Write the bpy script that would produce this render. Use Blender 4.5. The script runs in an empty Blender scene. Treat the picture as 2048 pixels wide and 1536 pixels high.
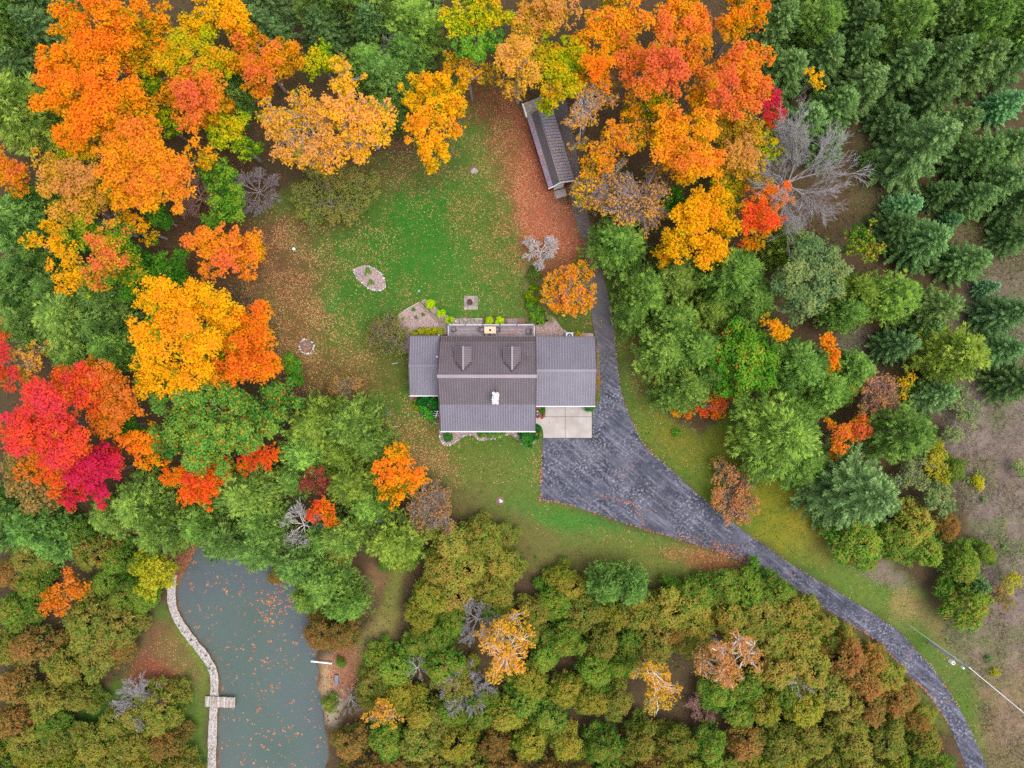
import bpy, bmesh, math, random
import numpy as np
from mathutils import Vector

# ------------------------------------------------------------------ camera, sky, sun, exposure
SC = bpy.context.scene
S = 0.07          # metres on the ground per photograph pixel
HC = 100.0        # drone height
def P(px, py, z=0.0):
    """real place of something seen at photo pixel (px, py) that stands z metres above the ground"""
    k = S * (HC - z) / HC
    return ((px - 1024) * k, (768 - py) * k, z)

cam_d = bpy.data.cameras.new('drone_camera')
cam = bpy.data.objects.new('drone_camera', cam_d)
SC.collection.objects.link(cam)
cam.location = (0, 0, HC)
cam_d.sensor_width = 36
cam_d.angle = 2 * math.atan(1024 * S / HC)
cam_d.clip_end = 8000
SC.camera = cam

SUN_EL, SUN_AZ = math.radians(70), math.radians(105)
w = bpy.data.worlds.new('World'); SC.world = w; w.use_nodes = True
nt = w.node_tree; nt.nodes.clear()
out = nt.nodes.new('ShaderNodeOutputWorld'); bg = nt.nodes.new('ShaderNodeBackground')
sky = nt.nodes.new('ShaderNodeTexSky'); sky.sky_type = 'NISHITA'; sky.sun_disc = False
sky.sun_elevation = SUN_EL; sky.sun_rotation = SUN_AZ
sky.air_density = 1.0; sky.dust_density = 2.0; sky.ozone_density = 1.0
hs = nt.nodes.new('ShaderNodeHueSaturation'); hs.inputs['Saturation'].default_value = 0.35
nt.links.new(sky.outputs[0], hs.inputs['Color']); nt.links.new(hs.outputs[0], bg.inputs['Color'])
bg.inputs['Strength'].default_value = 0.15
nt.links.new(bg.outputs[0], out.inputs['Surface'])

sun_d = bpy.data.lights.new('sun', 'SUN'); sun_d.energy = 0.8; sun_d.angle = math.radians(40); sun_d.color = (1, .965, .91)
sun = bpy.data.objects.new('sun', sun_d); SC.collection.objects.link(sun)
sdir = Vector((math.sin(SUN_AZ) * math.cos(SUN_EL), math.cos(SUN_AZ) * math.cos(SUN_EL), math.sin(SUN_EL)))
sun.rotation_euler = sdir.to_track_quat('Z', 'Y').to_euler(); sun.location = (60, -20, 140)

SC.view_settings.view_transform = 'Standard'; SC.view_settings.look = 'None'
SC.view_settings.gamma = 1; SC.view_settings.use_curve_mapping = False
SC.view_settings.exposure = 1.15
SC.render.engine = 'CYCLES'
SC.cycles.max_bounces = 5; SC.cycles.diffuse_bounces = 2; SC.cycles.glossy_bounces = 2
SC.cycles.transmission_bounces = 3; SC.cycles.transparent_max_bounces = 6
SC.cycles.use_denoising = False
COL = SC.collection

# ------------------------------------------------------------------ helpers
def lin(c):
    c = np.asarray(c, float) / 255.0
    return np.where(c <= .04045, c / 12.92, ((c + .055) / 1.055) ** 2.4)
def L4(r, g, b, k=1.0):
    v = lin((r, g, b)) * k
    return (float(v[0]), float(v[1]), float(v[2]), 1.0)

def link(o, parent=None):
    COL.objects.link(o)
    if parent is not None: o.parent = parent
    return o
def tag(o, label=None, cat=None, group=None, kind=None):
    if label: o['label'] = label
    if cat: o['category'] = cat
    if group: o['group'] = group
    if kind: o['kind'] = kind
    return o
def empty(name, loc=(0, 0, 0), rz=0.0, label=None, cat=None, group=None):
    o = bpy.data.objects.new(name, None); o.empty_display_size = .3
    o.location = loc; o.rotation_euler = (0, 0, rz); COL.objects.link(o)
    return tag(o, label, cat, group)
def mesh_obj(name, verts, faces, mat=None, parent=None, smooth=False):
    me = bpy.data.meshes.new(name); me.from_pydata([tuple(v) for v in verts], [], faces); me.update()
    if smooth: me.polygons.foreach_set('use_smooth', [True] * len(me.polygons))
    if mat: me.materials.append(mat)
    return link(bpy.data.objects.new(name, me), parent)
def share(name, me, parent=None, loc=(0, 0, 0), rz=0.0, scale=(1, 1, 1)):
    o = bpy.data.objects.new(name, me); o.location = loc; o.rotation_euler = (0, 0, rz); o.scale = scale
    return link(o, parent)

BOXF = [(0, 3, 2, 1), (4, 5, 6, 7), (0, 1, 5, 4), (1, 2, 6, 5), (2, 3, 7, 6), (3, 0, 4, 7)]
def box_v(x0, x1, y0, y1, z0, z1):
    return [(x0, y0, z0), (x1, y0, z0), (x1, y1, z0), (x0, y1, z0), (x0, y0, z1), (x1, y0, z1), (x1, y1, z1), (x0, y1, z1)]
def box(name, x0, x1, y0, y1, z0, z1, mat, parent=None):
    return mesh_obj(name, box_v(x0, x1, y0, y1, z0, z1), BOXF, mat, parent)
class MB:
    """collects shapes into one mesh"""
    def __init__(s): s.v = []; s.f = []
    def add(s, v, f):
        n = len(s.v); s.v += [tuple(q) for q in v]; s.f += [tuple(i + n for i in q) for q in f]; return s
    def box(s, *a): return s.add(box_v(*a), BOXF)
    def obox(s, p0, p1, wdt, hgt, up=(0, 0, 1)):
        """bar from p0 to p1"""
        a, b = Vector(p0), Vector(p1); d = (b - a).normalized(); sd = d.cross(Vector(up))
        if sd.length < 1e-4: sd = Vector((1, 0, 0))
        sd = sd.normalized() * wdt / 2; u = sd.cross(d).normalized() * hgt / 2
        v = [a - sd - u, a + sd - u, b + sd - u, b - sd - u, a - sd + u, a + sd + u, b + sd + u, b - sd + u]
        return s.add(v, BOXF)
    def cyl(s, c, r, z0, z1, n=16, r1=None):
        r1 = r if r1 is None else r1; v = []; f = []
        for i in range(n):
            a = 2 * math.pi * i / n; v.append((c[0] + r * math.cos(a), c[1] + r * math.sin(a), z0))
        for i in range(n):
            a = 2 * math.pi * i / n; v.append((c[0] + r1 * math.cos(a), c[1] + r1 * math.sin(a), z1))
        for i in range(n): f.append((i, (i + 1) % n, n + (i + 1) % n, n + i))
        f.append(tuple(range(n - 1, -1, -1))); f.append(tuple(range(n, 2 * n)))
        return s.add(v, f)
    def tube(s, pts, r, n=6):
        for i in range(len(pts) - 1):
            a, b = Vector(pts[i]), Vector(pts[i + 1]); d = (b - a)
            if d.length < 1e-6: continue
            d.normalize(); t = d.cross(Vector((0, 0, 1)))
            if t.length < 1e-3: t = Vector((1, 0, 0))
            t.normalize(); u = d.cross(t); v = []; f = []
            for q in (a, b):
                for k in range(n):
                    an = 2 * math.pi * k / n; v.append(q + t * (r * math.cos(an)) + u * (r * math.sin(an)))
            for k in range(n): f.append((k, (k + 1) % n, n + (k + 1) % n, n + k))
            f.append(tuple(range(n))); f.append(tuple(range(2 * n - 1, n - 1, -1)))
            s.add(v, f)
        return s
    def ring(s, c, r0, r1, z0, z1, n=24):
        v = []; f = []
        for r, z in ((r0, z0), (r1, z0), (r1, z1), (r0, z1)):
            for i in range(n):
                a = 2 * math.pi * i / n; v.append((c[0] + r * math.cos(a), c[1] + r * math.sin(a), z))
        for k in range(4):
            for i in range(n):
                j = (i + 1) % n; f.append((k * n + i, k * n + j, ((k + 1) % 4) * n + j, ((k + 1) % 4) * n + i))
        return s.add(v, f)
    def build(s, name, mat, parent=None, smooth=False): return mesh_obj(name, s.v, s.f, mat, parent, smooth)
def prism(name, pts, z0, z1, mat, parent=None):
    n = len(pts); area = sum(pts[i][0] * pts[(i + 1) % n][1] - pts[(i + 1) % n][0] * pts[i][1] for i in range(n))
    if area < 0: pts = pts[::-1]
    v = [(p[0], p[1], z0) for p in pts] + [(p[0], p[1], z1) for p in pts]
    f = [tuple(range(n, 2 * n))] + [(i, (i + 1) % n, n + (i + 1) % n, n + i) for i in range(n)]
    return mesh_obj(name, v, f, mat, parent)
def smooth_line(pts, n=6, closed=False):
    """Catmull-Rom through pts"""
    p = [np.array(q, float) for q in pts]; N = len(p); o = []
    for i in range(N if closed else N - 1):
        p0 = p[(i - 1) % N] if closed or i > 0 else p[0]; p1 = p[i]; p2 = p[(i + 1) % N]
        p3 = p[(i + 2) % N] if closed or i + 2 < N else p[-1]
        for k in range(n):
            t = k / n
            o.append(.5 * ((2 * p1) + (-p0 + p2) * t + (2 * p0 - 5 * p1 + 4 * p2 - p3) * t * t + (-p0 + 3 * p1 - 3 * p2 + p3) * t ** 3))
    if not closed: o.append(p[-1])
    return o

def fast_mesh(name, V, nper, cols, mat):
    """V (N*nper,3) separate triangles/quads, cols (N,3) one colour per face"""
    N = len(V) // nper
    me = bpy.data.meshes.new(name)
    me.vertices.add(len(V)); me.vertices.foreach_set('co', np.ascontiguousarray(V, np.float32).ravel())
    me.loops.add(len(V)); me.loops.foreach_set('vertex_index', np.arange(len(V), dtype=np.int32))
    me.polygons.add(N); me.polygons.foreach_set('loop_start', np.arange(0, len(V), nper, dtype=np.int32))
    me.update(calc_edges=True)
    if cols is not None:
        at = me.attributes.new('leafcol', 'FLOAT_COLOR', 'FACE')
        c4 = np.ones((N, 4), np.float32); c4[:, :3] = cols
        at.data.foreach_set('color', c4.ravel())
    me.materials.append(mat)
    return me
def unit(v): return v / (np.linalg.norm(v, axis=1, keepdims=True) + 1e-9)
def rdir(rng, n): return unit(rng.normal(size=(n, 3)))
def leaf_tris(rng, C, Nrm, u, v, axis=None):
    """one triangle per leaf about centre C, facing Nrm; u/v half sizes (arrays)"""
    n = len(C); r = rdir(rng, n) if axis is None else axis
    U = unit(r - (r * Nrm).sum(1, keepdims=True) * Nrm); W = np.cross(Nrm, U)
    u = np.asarray(u).reshape(-1, 1); v = np.asarray(v).reshape(-1, 1)
    sk = rng.uniform(-.5, .5, (n, 1))
    T = np.stack([C + U * u + W * v * sk, C - U * u * .6 + W * v, C - U * u * .6 - W * v], 1)
    return T.reshape(-1, 3)
def tubes_mesh(name, A, B, ra, rb, mat, n=4):
    """tapered open tubes A->B"""
    A = np.asarray(A, float); B = np.asarray(B, float); ra = np.asarray(ra, float); rb = np.asarray(rb, float)
    d = unit(B - A); up = np.where(np.abs(d[:, 2:3]) > .9, [[1., 0, 0]], [[0, 0, 1.]])
    t = unit(np.cross(d, up)); u = np.cross(d, t); M = len(A)
    an = np.arange(n) * 2 * np.pi / n; cs, sn = np.cos(an), np.sin(an)
    off = t[:, None, :] * cs[None, :, None] + u[:, None, :] * sn[None, :, None]
    V = np.concatenate([A[:, None] + off * ra[:, None, None], B[:, None] + off * rb[:, None, None]], 1).reshape(-1, 3)
    k = np.arange(n); k2 = (k + 1) % n
    q = np.stack([k, k2, n + k2, n + k], 1); F = (np.arange(M)[:, None, None] * 2 * n + q[None]).reshape(-1, 4)
    me = bpy.data.meshes.new(name)
    me.vertices.add(len(V)); me.vertices.foreach_set('co', V.astype(np.float32).ravel())
    me.loops.add(len(F) * 4); me.loops.foreach_set('vertex_index', F.astype(np.int32).ravel())
    me.polygons.add(len(F)); me.polygons.foreach_set('loop_start', np.arange(0, len(F) * 4, 4, dtype=np.int32))
    me.update(calc_edges=True); me.polygons.foreach_set('use_smooth', [True] * len(F))
    me.materials.append(mat)
    return me
def vnoise(x, y, scale, seed):
    """smooth value noise 0..1"""
    g = np.random.default_rng(seed).random((256, 256)); X = x / scale + 1000.37; Y = y / scale + 1000.71
    xi = np.floor(X).astype(int); yi = np.floor(Y).astype(int); fx = X - xi; fy = Y - yi
    fx = fx * fx * (3 - 2 * fx); fy = fy * fy * (3 - 2 * fy)
    a = g[xi % 256, yi % 256]; b = g[(xi + 1) % 256, yi % 256]; c = g[xi % 256, (yi + 1) % 256]; d = g[(xi + 1) % 256, (yi + 1) % 256]
    return (a * (1 - fx) + b * fx) * (1 - fy) + (c * (1 - fx) + d * fx) * fy
def sdist(px, py, poly):
    """signed distance (positive inside) in the units given"""
    n = len(poly); ins = np.zeros(px.shape, bool); dm = np.full(px.shape, 1e9)
    for i in range(n):
        x0, y0 = poly[i][:2]; x1, y1 = poly[(i + 1) % n][:2]; ex, ey = x1 - x0, y1 - y0
        t = np.clip(((px - x0) * ex + (py - y0) * ey) / (ex * ex + ey * ey + 1e-9), 0, 1)
        dm = np.minimum(dm, np.hypot(px - x0 - t * ex, py - y0 - t * ey))
        c = ((y0 > py) != (y1 > py)) & (px < (x1 - x0) * (py - y0) / ((y1 - y0) if y1 != y0 else 1e-9) + x0)
        ins ^= c
    return np.where(ins, dm, -dm)
def sstep(a, b, x):
    t = np.clip((x - a) / (b - a), 0, 1); return t * t * (3 - 2 * t)

# ------------------------------------------------------------------ materials
class NT:
    def __init__(s, name):
        s.m = bpy.data.materials.new(name); s.m.use_nodes = True; s.t = s.m.node_tree; s.t.nodes.clear()
        s.o = s.t.nodes.new('ShaderNodeOutputMaterial')
    def n(s, kind, **kw):
        q = s.t.nodes.new('ShaderNode' + kind)
        for k, v in kw.items():
            if k.startswith('i_'):
                key = k[2:]; key = int(key) if key.isdigit() else key.replace('_', ' ')
                q.inputs[key].default_value = v
            else: setattr(q, k, v)
        return q
    def l(s, a, b): s.t.links.new(a, b)
    def noise(s, scale, detail=3, rough=.55, vec=None, dist=0.0):
        q = s.n('TexNoise', i_Scale=scale, i_Detail=detail, i_Roughness=rough, i_Distortion=dist)
        if vec is not None: s.l(vec, q.inputs['Vector'])
        return q.outputs['Fac']
    def ramp(s, fac, stops, interp='LINEAR'):
        q = s.n('ValToRGB'); e = q.color_ramp.elements; q.color_ramp.interpolation = interp
        while len(e) < len(stops): e.new(.5)
        for k, (p, c) in zip(e, stops): k.position = p; k.color = c
        s.l(fac, q.inputs['Fac']); return q.outputs['Color']
    def mix(s, a, b, fac, mode='MIX'):
        q = s.n('Mix', data_type='RGBA', blend_type=mode)
        for sock, val in ((q.inputs['Factor'], fac), (q.inputs['A'], a), (q.inputs['B'], b)):
            if isinstance(val, (float, int)): sock.default_value = val
            elif isinstance(val, tuple): sock.default_value = val
            else: s.l(val, sock)
        return q.outputs['Result']
    def pos(s): return s.n('NewGeometry').outputs['Position']
    def princ(s, col, rough=.7, metal=0.0, spec=.4, bump=None, bstr=.3, bdist=.02):
        q = s.n('BsdfPrincipled'); q.inputs['Metallic'].default_value = metal; q.inputs['Specular IOR Level'].default_value = spec
        if isinstance(rough, float): q.inputs['Roughness'].default_value = rough
        else: s.l(rough, q.inputs['Roughness'])
        if isinstance(col, tuple): q.inputs['Base Color'].default_value = col
        else: s.l(col, q.inputs['Base Color'])
        if bump is not None:
            b = s.n('Bump', i_Strength=bstr, i_Distance=bdist); s.l(bump, b.inputs['Height']); s.l(b.outputs[0], q.inputs['Normal'])
        s.l(q.outputs[0], s.o.inputs['Surface']); return s.m

def m_speckle(name, c0, c1, scale, rough=.85, detail=4, bump=.3, metal=0., spec=.3, lo=.35, hi=.65):
    t = NT(name); f = t.noise(scale, detail, .6, t.pos())
    c = t.ramp(f, [(lo, c0), (hi, c1)])
    return t.princ(c, rough, metal, spec, f, bump)

def m_leaf():
    t = NT('foliage'); a = t.n('Attribute', attribute_name='leafcol'); oi = t.n('ObjectInfo')
    c = t.mix(a.outputs['Color'], oi.outputs['Color'], 1.0, 'MULTIPLY')
    mr = t.n('MapRange', i_3=.92, i_4=1.1); t.l(oi.outputs['Random'], mr.inputs[0])
    br = t.n('VectorMath', operation='SCALE'); t.l(c, br.inputs[0]); t.l(mr.outputs[0], br.inputs['Scale'])
    d = t.n('BsdfDiffuse'); tr = t.n('BsdfTranslucent'); mx = t.n('MixShader', i_0=.42)
    t.l(br.outputs[0], d.inputs['Color']); t.l(br.outputs[0], tr.inputs['Color'])
    t.l(d.outputs[0], mx.inputs[1]); t.l(tr.outputs[0], mx.inputs[2]); t.l(mx.outputs[0], t.o.inputs['Surface'])
    return t.m
M_LEAF = m_leaf()
M_BARK = m_speckle('bark_grey_brown', L4(112, 100, 92), L4(160, 148, 140), 6, .9)
M_PALE = m_speckle('bark_pale_grey', L4(138, 128, 128), L4(186, 178, 178), 5, .9)
M_WHITEBARK = m_speckle('bark_white', L4(190, 180, 176), L4(232, 226, 222), 5, .9)
M_TWIG = m_speckle('bark_reddish_twig', L4(150, 108, 94), L4(196, 158, 142), 5, .9)
M_BIRCHTWIG = m_speckle('bark_violet_twig', L4(128, 112, 112), L4(180, 164, 164), 5, .9)
# ------------------------------------------------------------------ outlines read off the photograph (pixels)
POND = [(398,1088),(440,1078),(500,1082),(560,1105),(592,1150),(610,1185),(632,1225),(640,1270),(630,1320),(637,1345),(633,1375),(642,1400),(647,1450),(656,1510),(640,1580),(560,1620),(470,1610),(440,1560),(435,1500),(436,1450),(440,1400),(439,1365),(434,1335),(418,1306),(395,1278),(372,1248),(358,1216),(352,1188),(362,1158),(378,1128)]
DRV_R = [(1118,150),(1135,215),(1150,290),(1164,370),(1176,430),(1186,482),(1200,532),(1210,565),(1224,627),(1229,670),(1233,715),(1240,770),(1249,807),(1264,842),(1279,875),(1298,901),(1334,932),(1399,992),(1474,1052),(1536,1096),(1588,1132),(1698,1197),(1761,1237),(1801,1265),(1830,1299),(1861,1330),(1886,1367),(1906,1397),(1936,1450),(1975,1540),(2010,1640)]
DRV_L = [(1965,1640),(1935,1540),(1898,1450),(1856,1387),(1823,1357),(1788,1317),(1751,1280),(1711,1255),(1643,1212),(1536,1140),(1481,1122),(1414,1095),(1331,1070),(1281,1056),(1199,1029),(1124,1006),(1080,1000),(1083,935),(1086,876),(1184,876),(1186,820),(1200,800),(1200,770),(1197,700),(1188,660),(1182,620),(1180,570),(1172,520),(1160,470),(1146,420),(1136,370),(1122,300),(1108,240),(1094,160)]
LAWN_N = [(880,110),(960,150),(1010,170),(1060,250),(1110,390),(1165,450),(1185,560),(1190,680),(1200,800),(1186,870),(1085,876),(1080,1000),(1200,1030),(1330,1072),(1480,1125),(1540,1142),(1490,1152),(1400,1165),(1310,1162),(1210,1140),(1150,1112),(1090,1122),(1040,1070),(970,1020),(900,960),(840,930),(790,890),(760,820),(690,800),(610,770),(570,710),(540,630),(490,570),(420,545),(440,480),(520,420),(560,390),(680,330),(780,310),(890,300),(930,220)]
LAWN_E = [(1172,430),(1215,540),(1250,590),(1290,700),(1310,800),(1400,880),(1480,790),(1530,890),(1600,980),(1640,1060),(1690,1110),(1780,1120),(1850,1190),(1900,1270),(1950,1330),(1970,1420),(1985,1560),(2010,1640),(1975,1540),(1936,1450),(1886,1367),(1830,1299),(1761,1237),(1588,1132),(1474,1052),(1334,932),(1279,875),(1240,770),(1224,627),(1200,532)]
LAWN_S = [(322,1195),(345,1240),(395,1300),(425,1350),(418,1400),(412,1450),(410,1600),(60,1620),(120,1450),(190,1400),(255,1335),(290,1265)]
MEADOW = [(1870,800),(1950,690),(1990,500),(2080,430),(2400,420),(2400,1700),(2000,1700),(1975,1500),(1965,1400),(1940,1330),(1890,1270),(1960,1200),(1960,1080),(1900,960)]
TRACK = [(745,1250),(770,1190),(785,1130),(805,1130),(800,1190),(790,1260),(750,1330),(710,1350),(700,1300)]

# ------------------------------------------------------------------ ground
def build_ground():
    xs = np.arange(-98, 98.01, .5); ys = np.arange(-78, 78.01, .5)
    X, Y = np.meshgrid(xs, ys); nx, ny = len(xs), len(ys)
    px = X / S + 1024; py = 768 - Y / S
    n1 = vnoise(X, Y, 3.0, 1); n2 = vnoise(X, Y, 1.2, 2); n3 = vnoise(X, Y, 7, 3); n4 = vnoise(X, Y, .7, 4); n5 = vnoise(X, Y, 14, 5)
    wob = (n1 - .5) * 28 + (n2 - .5) * 14
    col = np.zeros(X.shape + (3,))
    def put(mask, c): 
        nonlocal col
        m = np.clip(mask, 0, 1)[..., None]; col = col * (1 - m) + np.asarray(c)[None, None, :] * m
    def ell(cx, cy, rx, ry, rot=0, soft=.5):
        a = math.radians(rot); dx, dy = px - cx, py - cy
        u = (dx * math.cos(a) + dy * math.sin(a)) / rx; v = (-dx * math.sin(a) + dy * math.cos(a)) / ry
        d = np.hypot(u, v) + (n1 - .5) * .5 + (n2 - .5) * .35 + (n3 - .5) * .4
        return 1 - sstep(1 - soft, 1 + soft, d)
    G = lambda r, g, b, k=1.: lin((r, g, b)) * k
    col[:] = G(80, 66, 50)                                            # forest floor: damp brown leaf litter
    put((n3 > .55) * .5 * n2, G(70, 66, 40))
    put(sstep(.5, .9, n1) * .45, G(88, 66, 50))
    # mown grass
    lawn = np.zeros(X.shape)
    for poly, sft in ((LAWN_N, 14), (LAWN_E, 10), (LAWN_S, 12)):
        lawn = np.maximum(lawn, sstep(-sft, sft, sdist(px, py, poly) + wob * .6))
    grass = G(72, 98, 40)[None, None, :] * (0.86 + .28 * n1[..., None]) 
    grass = grass * (1 - .4 * n3[..., None]) + G(90, 104, 44)[None, None, :] * .4 * n3[..., None]
    col = col * (1 - lawn[..., None]) + grass * lawn[..., None]
    ins = lawn
    for (cx, cy, rx, ry, rot, st, c) in [
        (860, 440, 170, 130, 0, .8, (48, 122, 34)), (700, 520, 130, 110, 20, .6, (54, 116, 36)), (930, 560, 130, 80, 0, .6, (66, 128, 42)),
        (720, 620, 150, 60, 0, .6, (62, 118, 40)), (662, 612, 20, 17, 0, .8, (56, 138, 52)), (800, 770, 60, 110, 0, .5, (84, 120, 44)),
        (660, 380, 110, 80, 0, .7, (98, 100, 50)), (760, 320, 160, 60, 0, .6, (92, 78, 50)), (470, 500, 110, 80, 0, .85, (98, 66, 54)),
        (570, 620, 75, 150, -12, .75, (126, 90, 62)), (600, 520, 80, 90, 0, .5, (108, 86, 58)), (660, 760, 90, 60, 0, .8, (112, 88, 54)), (720, 740, 80, 80, 0, .5, (104, 104, 50)),
        (850, 900, 60, 60, 30, .5, (120, 94, 60)), (950, 930, 130, 50, 10, .6, (104, 124, 52)), (1000, 980, 100, 60, 0, .4, (118, 122, 66)),
        (1080, 960, 60, 60, 0, .4, (86, 130, 50)), (1180, 1060, 160, 30, 14, .7, (72, 138, 54)), (1200, 1110, 170, 35, 12, .6, (124, 122, 68)), (1330, 1115, 130, 35, 12, .6, (116, 124, 58)),
        (1440, 1130, 80, 26, 15, .75, (150, 96, 68)), (1060, 1090, 50, 40, 0, .6, (120, 110, 70)),
        (1090, 400, 60, 110, -20, .95, (176, 104, 80)), (1060, 260, 40, 110, -15, .9, (164, 98, 76)), (1010, 330, 40, 120, -15, .55, (132, 96, 62)), (1115, 470, 60, 60, 0, .95, (180, 106, 84)), (1140, 420, 50, 50, 0, .95, (172, 112, 92)),
        (970, 190, 50, 50, 0, .9, (126, 82, 60)), (1100, 540, 40, 40, 0, .7, (150, 98, 74)), (980, 470, 60, 120, -10, .3, (128, 104, 62)), (1150, 650, 35, 40, 0, .6, (84, 104, 40)),
        (1268, 640, 30, 90, -8, .6, (128, 118, 58)), (1300, 720, 30, 60, -8, .7, (150, 112, 84)), (1275, 740, 26, 80, -12, .5, (136, 128, 70)), (1310, 840, 60, 60, 20, .6, (108, 128, 48)), (1400, 880, 90, 60, 20, .8, (124, 128, 46)),
        (1450, 940, 70, 90, 40, .6, (112, 128, 40)), (1560, 1020, 70, 80, 30, .8, (138, 140, 40)), (1620, 1040, 50, 50, 0, .6, (158, 142, 50)), (1650, 1090, 30, 40, 0, .6, (160, 120, 66)), (1700, 1150, 120, 40, 38, .6, (112, 136, 60)), (1810, 1220, 34, 40, 0, .85, (156, 142, 92)),
        (1760, 1140, 60, 26, 20, .9, (140, 126, 116)), (1880, 1250, 70, 30, 45, .7, (138, 122, 84)), (1830, 1270, 60, 24, 42, .6, (76, 118, 44)), (1900, 1340, 70, 26, 50, .5, (104, 122, 62)), (1955, 1420, 22, 90, 0, .6, (94, 116, 50)), 
        (330, 1310, 70, 70, 40, .9, (126, 88, 70)), (320, 1350, 60, 30, 0, .8, (148, 92, 70)), (370, 1330, 34, 70, -35, .7, (112, 118, 62)), (395, 1300, 14, 80, -38, .9, (104, 146, 42)), (415, 1400, 20, 60, 0, .5, (112, 128, 60)), (190, 1430, 60, 34, 0, .8, (66, 112, 40)),
    ]:
        put(ell(cx, cy, rx, ry, rot) * st * ins * (.65 + .6 * n4), G(*c) * .72 * (1.06, .95, 1.0))
    # rough meadow on the right and clearings between the spruces
    md = sstep(-20, 20, sdist(px, py, MEADOW) + wob)
    for e in ((1770, 360, 60, 60), (1740, 310, 34, 60), (1930, 450, 50, 40), (1990, 540, 70, 80), (1710, 690, 34, 40), (1760, 400, 60, 50), (1920, 640, 40, 60)):
        md = np.maximum(md, ell(*e) * .95)
    mcol = G(116, 102, 98)[None, None] * (.7 + .6 * n4[..., None])
    gm = sstep(.45, .75, n1)[..., None] * .65; mcol = mcol * (1 - gm) + G(90, 98, 62) * gm
    pm = sstep(.5, .8, n3)[..., None] * .6; mcol = mcol * (1 - pm) + G(112, 94, 88) * pm
    ul = (1 - sstep(430, 640, py))[..., None]; mcol = mcol * (1 - ul * .8) + G(92, 84, 52) * ul * .8
    lr = (sstep(1230, 1400, py))[..., None]; mcol = mcol * (1 - lr * .6) + G(126, 102, 76) * lr * .6
    col = col * (1 - md[..., None]) + mcol * md[..., None]
    tr = sstep(-10, 12, sdist(px, py, TRACK) + wob * .5)
    put(tr * .8, G(112, 116, 56)); put(ell(745, 1290, 30, 60, 25) * .6, G(136, 120, 84)); put(ell(750, 1160, 24, 40, 10) * .6, G(140, 108, 78))
    put(ell(668, 1370, 26, 50) * .9, G(164, 136, 108)); put(ell(690, 1340, 22, 50) * .8, G(134, 92, 76)); put(ell(665, 1430, 20, 30) * .9, G(164, 148, 134))
    put(ell(375, 1130, 40, 40) * .9, G(124, 82, 62)); put(ell(310, 1090, 30, 26) * .8, G(92, 58, 46))
    # old gravel yard beside the shed
    put(ell(1130, 270, 26, 90, -15) * .8, G(96, 86, 92))
    for e in ((1700, 1275, 90, 16, 32), (1770, 1325, 90, 16, 44), (1835, 1395, 90, 16, 50), (1620, 1215, 60, 14, 34)): put(ell(*e) * .9, G(92, 100, 46))
    for e in ((1060, 1105, 60, 40), (1010, 1055, 60, 36), (930, 1000, 60, 36), (860, 940, 50, 40), (780, 870, 40, 40), (1120, 1125, 60, 26), (1220, 1150, 80, 20), (1330, 1165, 80, 18)): put(ell(*e) * .75, G(98, 94, 52))
    # pond basin
    Z = np.zeros(X.shape)
    dp = sdist(px, py, POND) * S + .42 + (n2 - .5) * .3
    Z -= np.clip(dp, 0, 1.6) * .85
    put(sstep(.1, .5, dp), G(118, 90, 70)); put(sstep(.9, 2.2, dp), G(104, 108, 98))
    V = np.stack([X, Y, Z], -1).reshape(-1, 3)
    ii = (np.arange(ny - 1)[:, None] * nx + np.arange(nx - 1)[None, :]).ravel()
    F = np.stack([ii, ii + 1, ii + nx + 1, ii + nx], 1)
    base = len(V); c = [0, nx - 1, nx * ny - 1, nx * (ny - 1)]; far = 2500.
    V = np.vstack([V, [(-far, -far, 0), (far, -far, 0), (far, far, 0), (-far, far, 0)]])
    C = np.vstack([col.reshape(-1, 3), np.tile(G(84, 72, 48), (4, 1))])
    F = np.vstack([F, [(base, base + 1, c[1], c[0]), (base + 1, base + 2, c[2], c[1]), (base + 2, base + 3, c[3], c[2]), (base + 3, base, c[0], c[3])]])
    me = bpy.data.meshes.new('ground')
    me.vertices.add(len(V)); me.vertices.foreach_set('co', V.astype(np.float32).ravel())
    me.loops.add(len(F) * 4); me.loops.foreach_set('vertex_index', F.astype(np.int32).ravel())
    me.polygons.add(len(F)); me.polygons.foreach_set('loop_start', np.arange(0, len(F) * 4, 4, dtype=np.int32))
    me.update(calc_edges=True); me.polygons.foreach_set('use_smooth', [True] * len(F))
    at = me.attributes.new('soil', 'FLOAT_COLOR', 'POINT'); c4 = np.ones((len(C), 4), np.float32); c4[:, :3] = C
    at.data.foreach_set('color', c4.ravel())
    t = NT('grass_and_litter'); a = t.n('Attribute', attribute_name='soil').outputs['Color']; p = t.pos()
    f1 = t.noise(5.5, 4, .7, p); f2 = t.noise(1.1, 3, .6, p); f3 = t.noise(16, 2, .6, p)
    k = t.mix(a, t.ramp(f1, [(.3, (.5, .55, .45, 1)), (.5, (.96, .96, .96, 1)), (.72, (1.62, 1.5, 1.4, 1))]), .85, 'MULTIPLY')
    k = t.mix(k, t.ramp(f2, [(.3, (.8, .86, .8, 1)), (.7, (1.22, 1.16, 1.1, 1))]), .8, 'MULTIPLY')
    k = t.mix(k, t.ramp(f3, [(.35, (.7, .72, .66, 1)), (.65, (1.28, 1.24, 1.2, 1))]), .75, 'MULTIPLY')
    me.materials.append(t.princ(k, .95, 0., .15, f1, .6, .08))
    tag(link(bpy.data.objects.new('ground', me)), 'mown lawn, leaf litter and rough meadow around the house', kind='structure')
build_ground()

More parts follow.
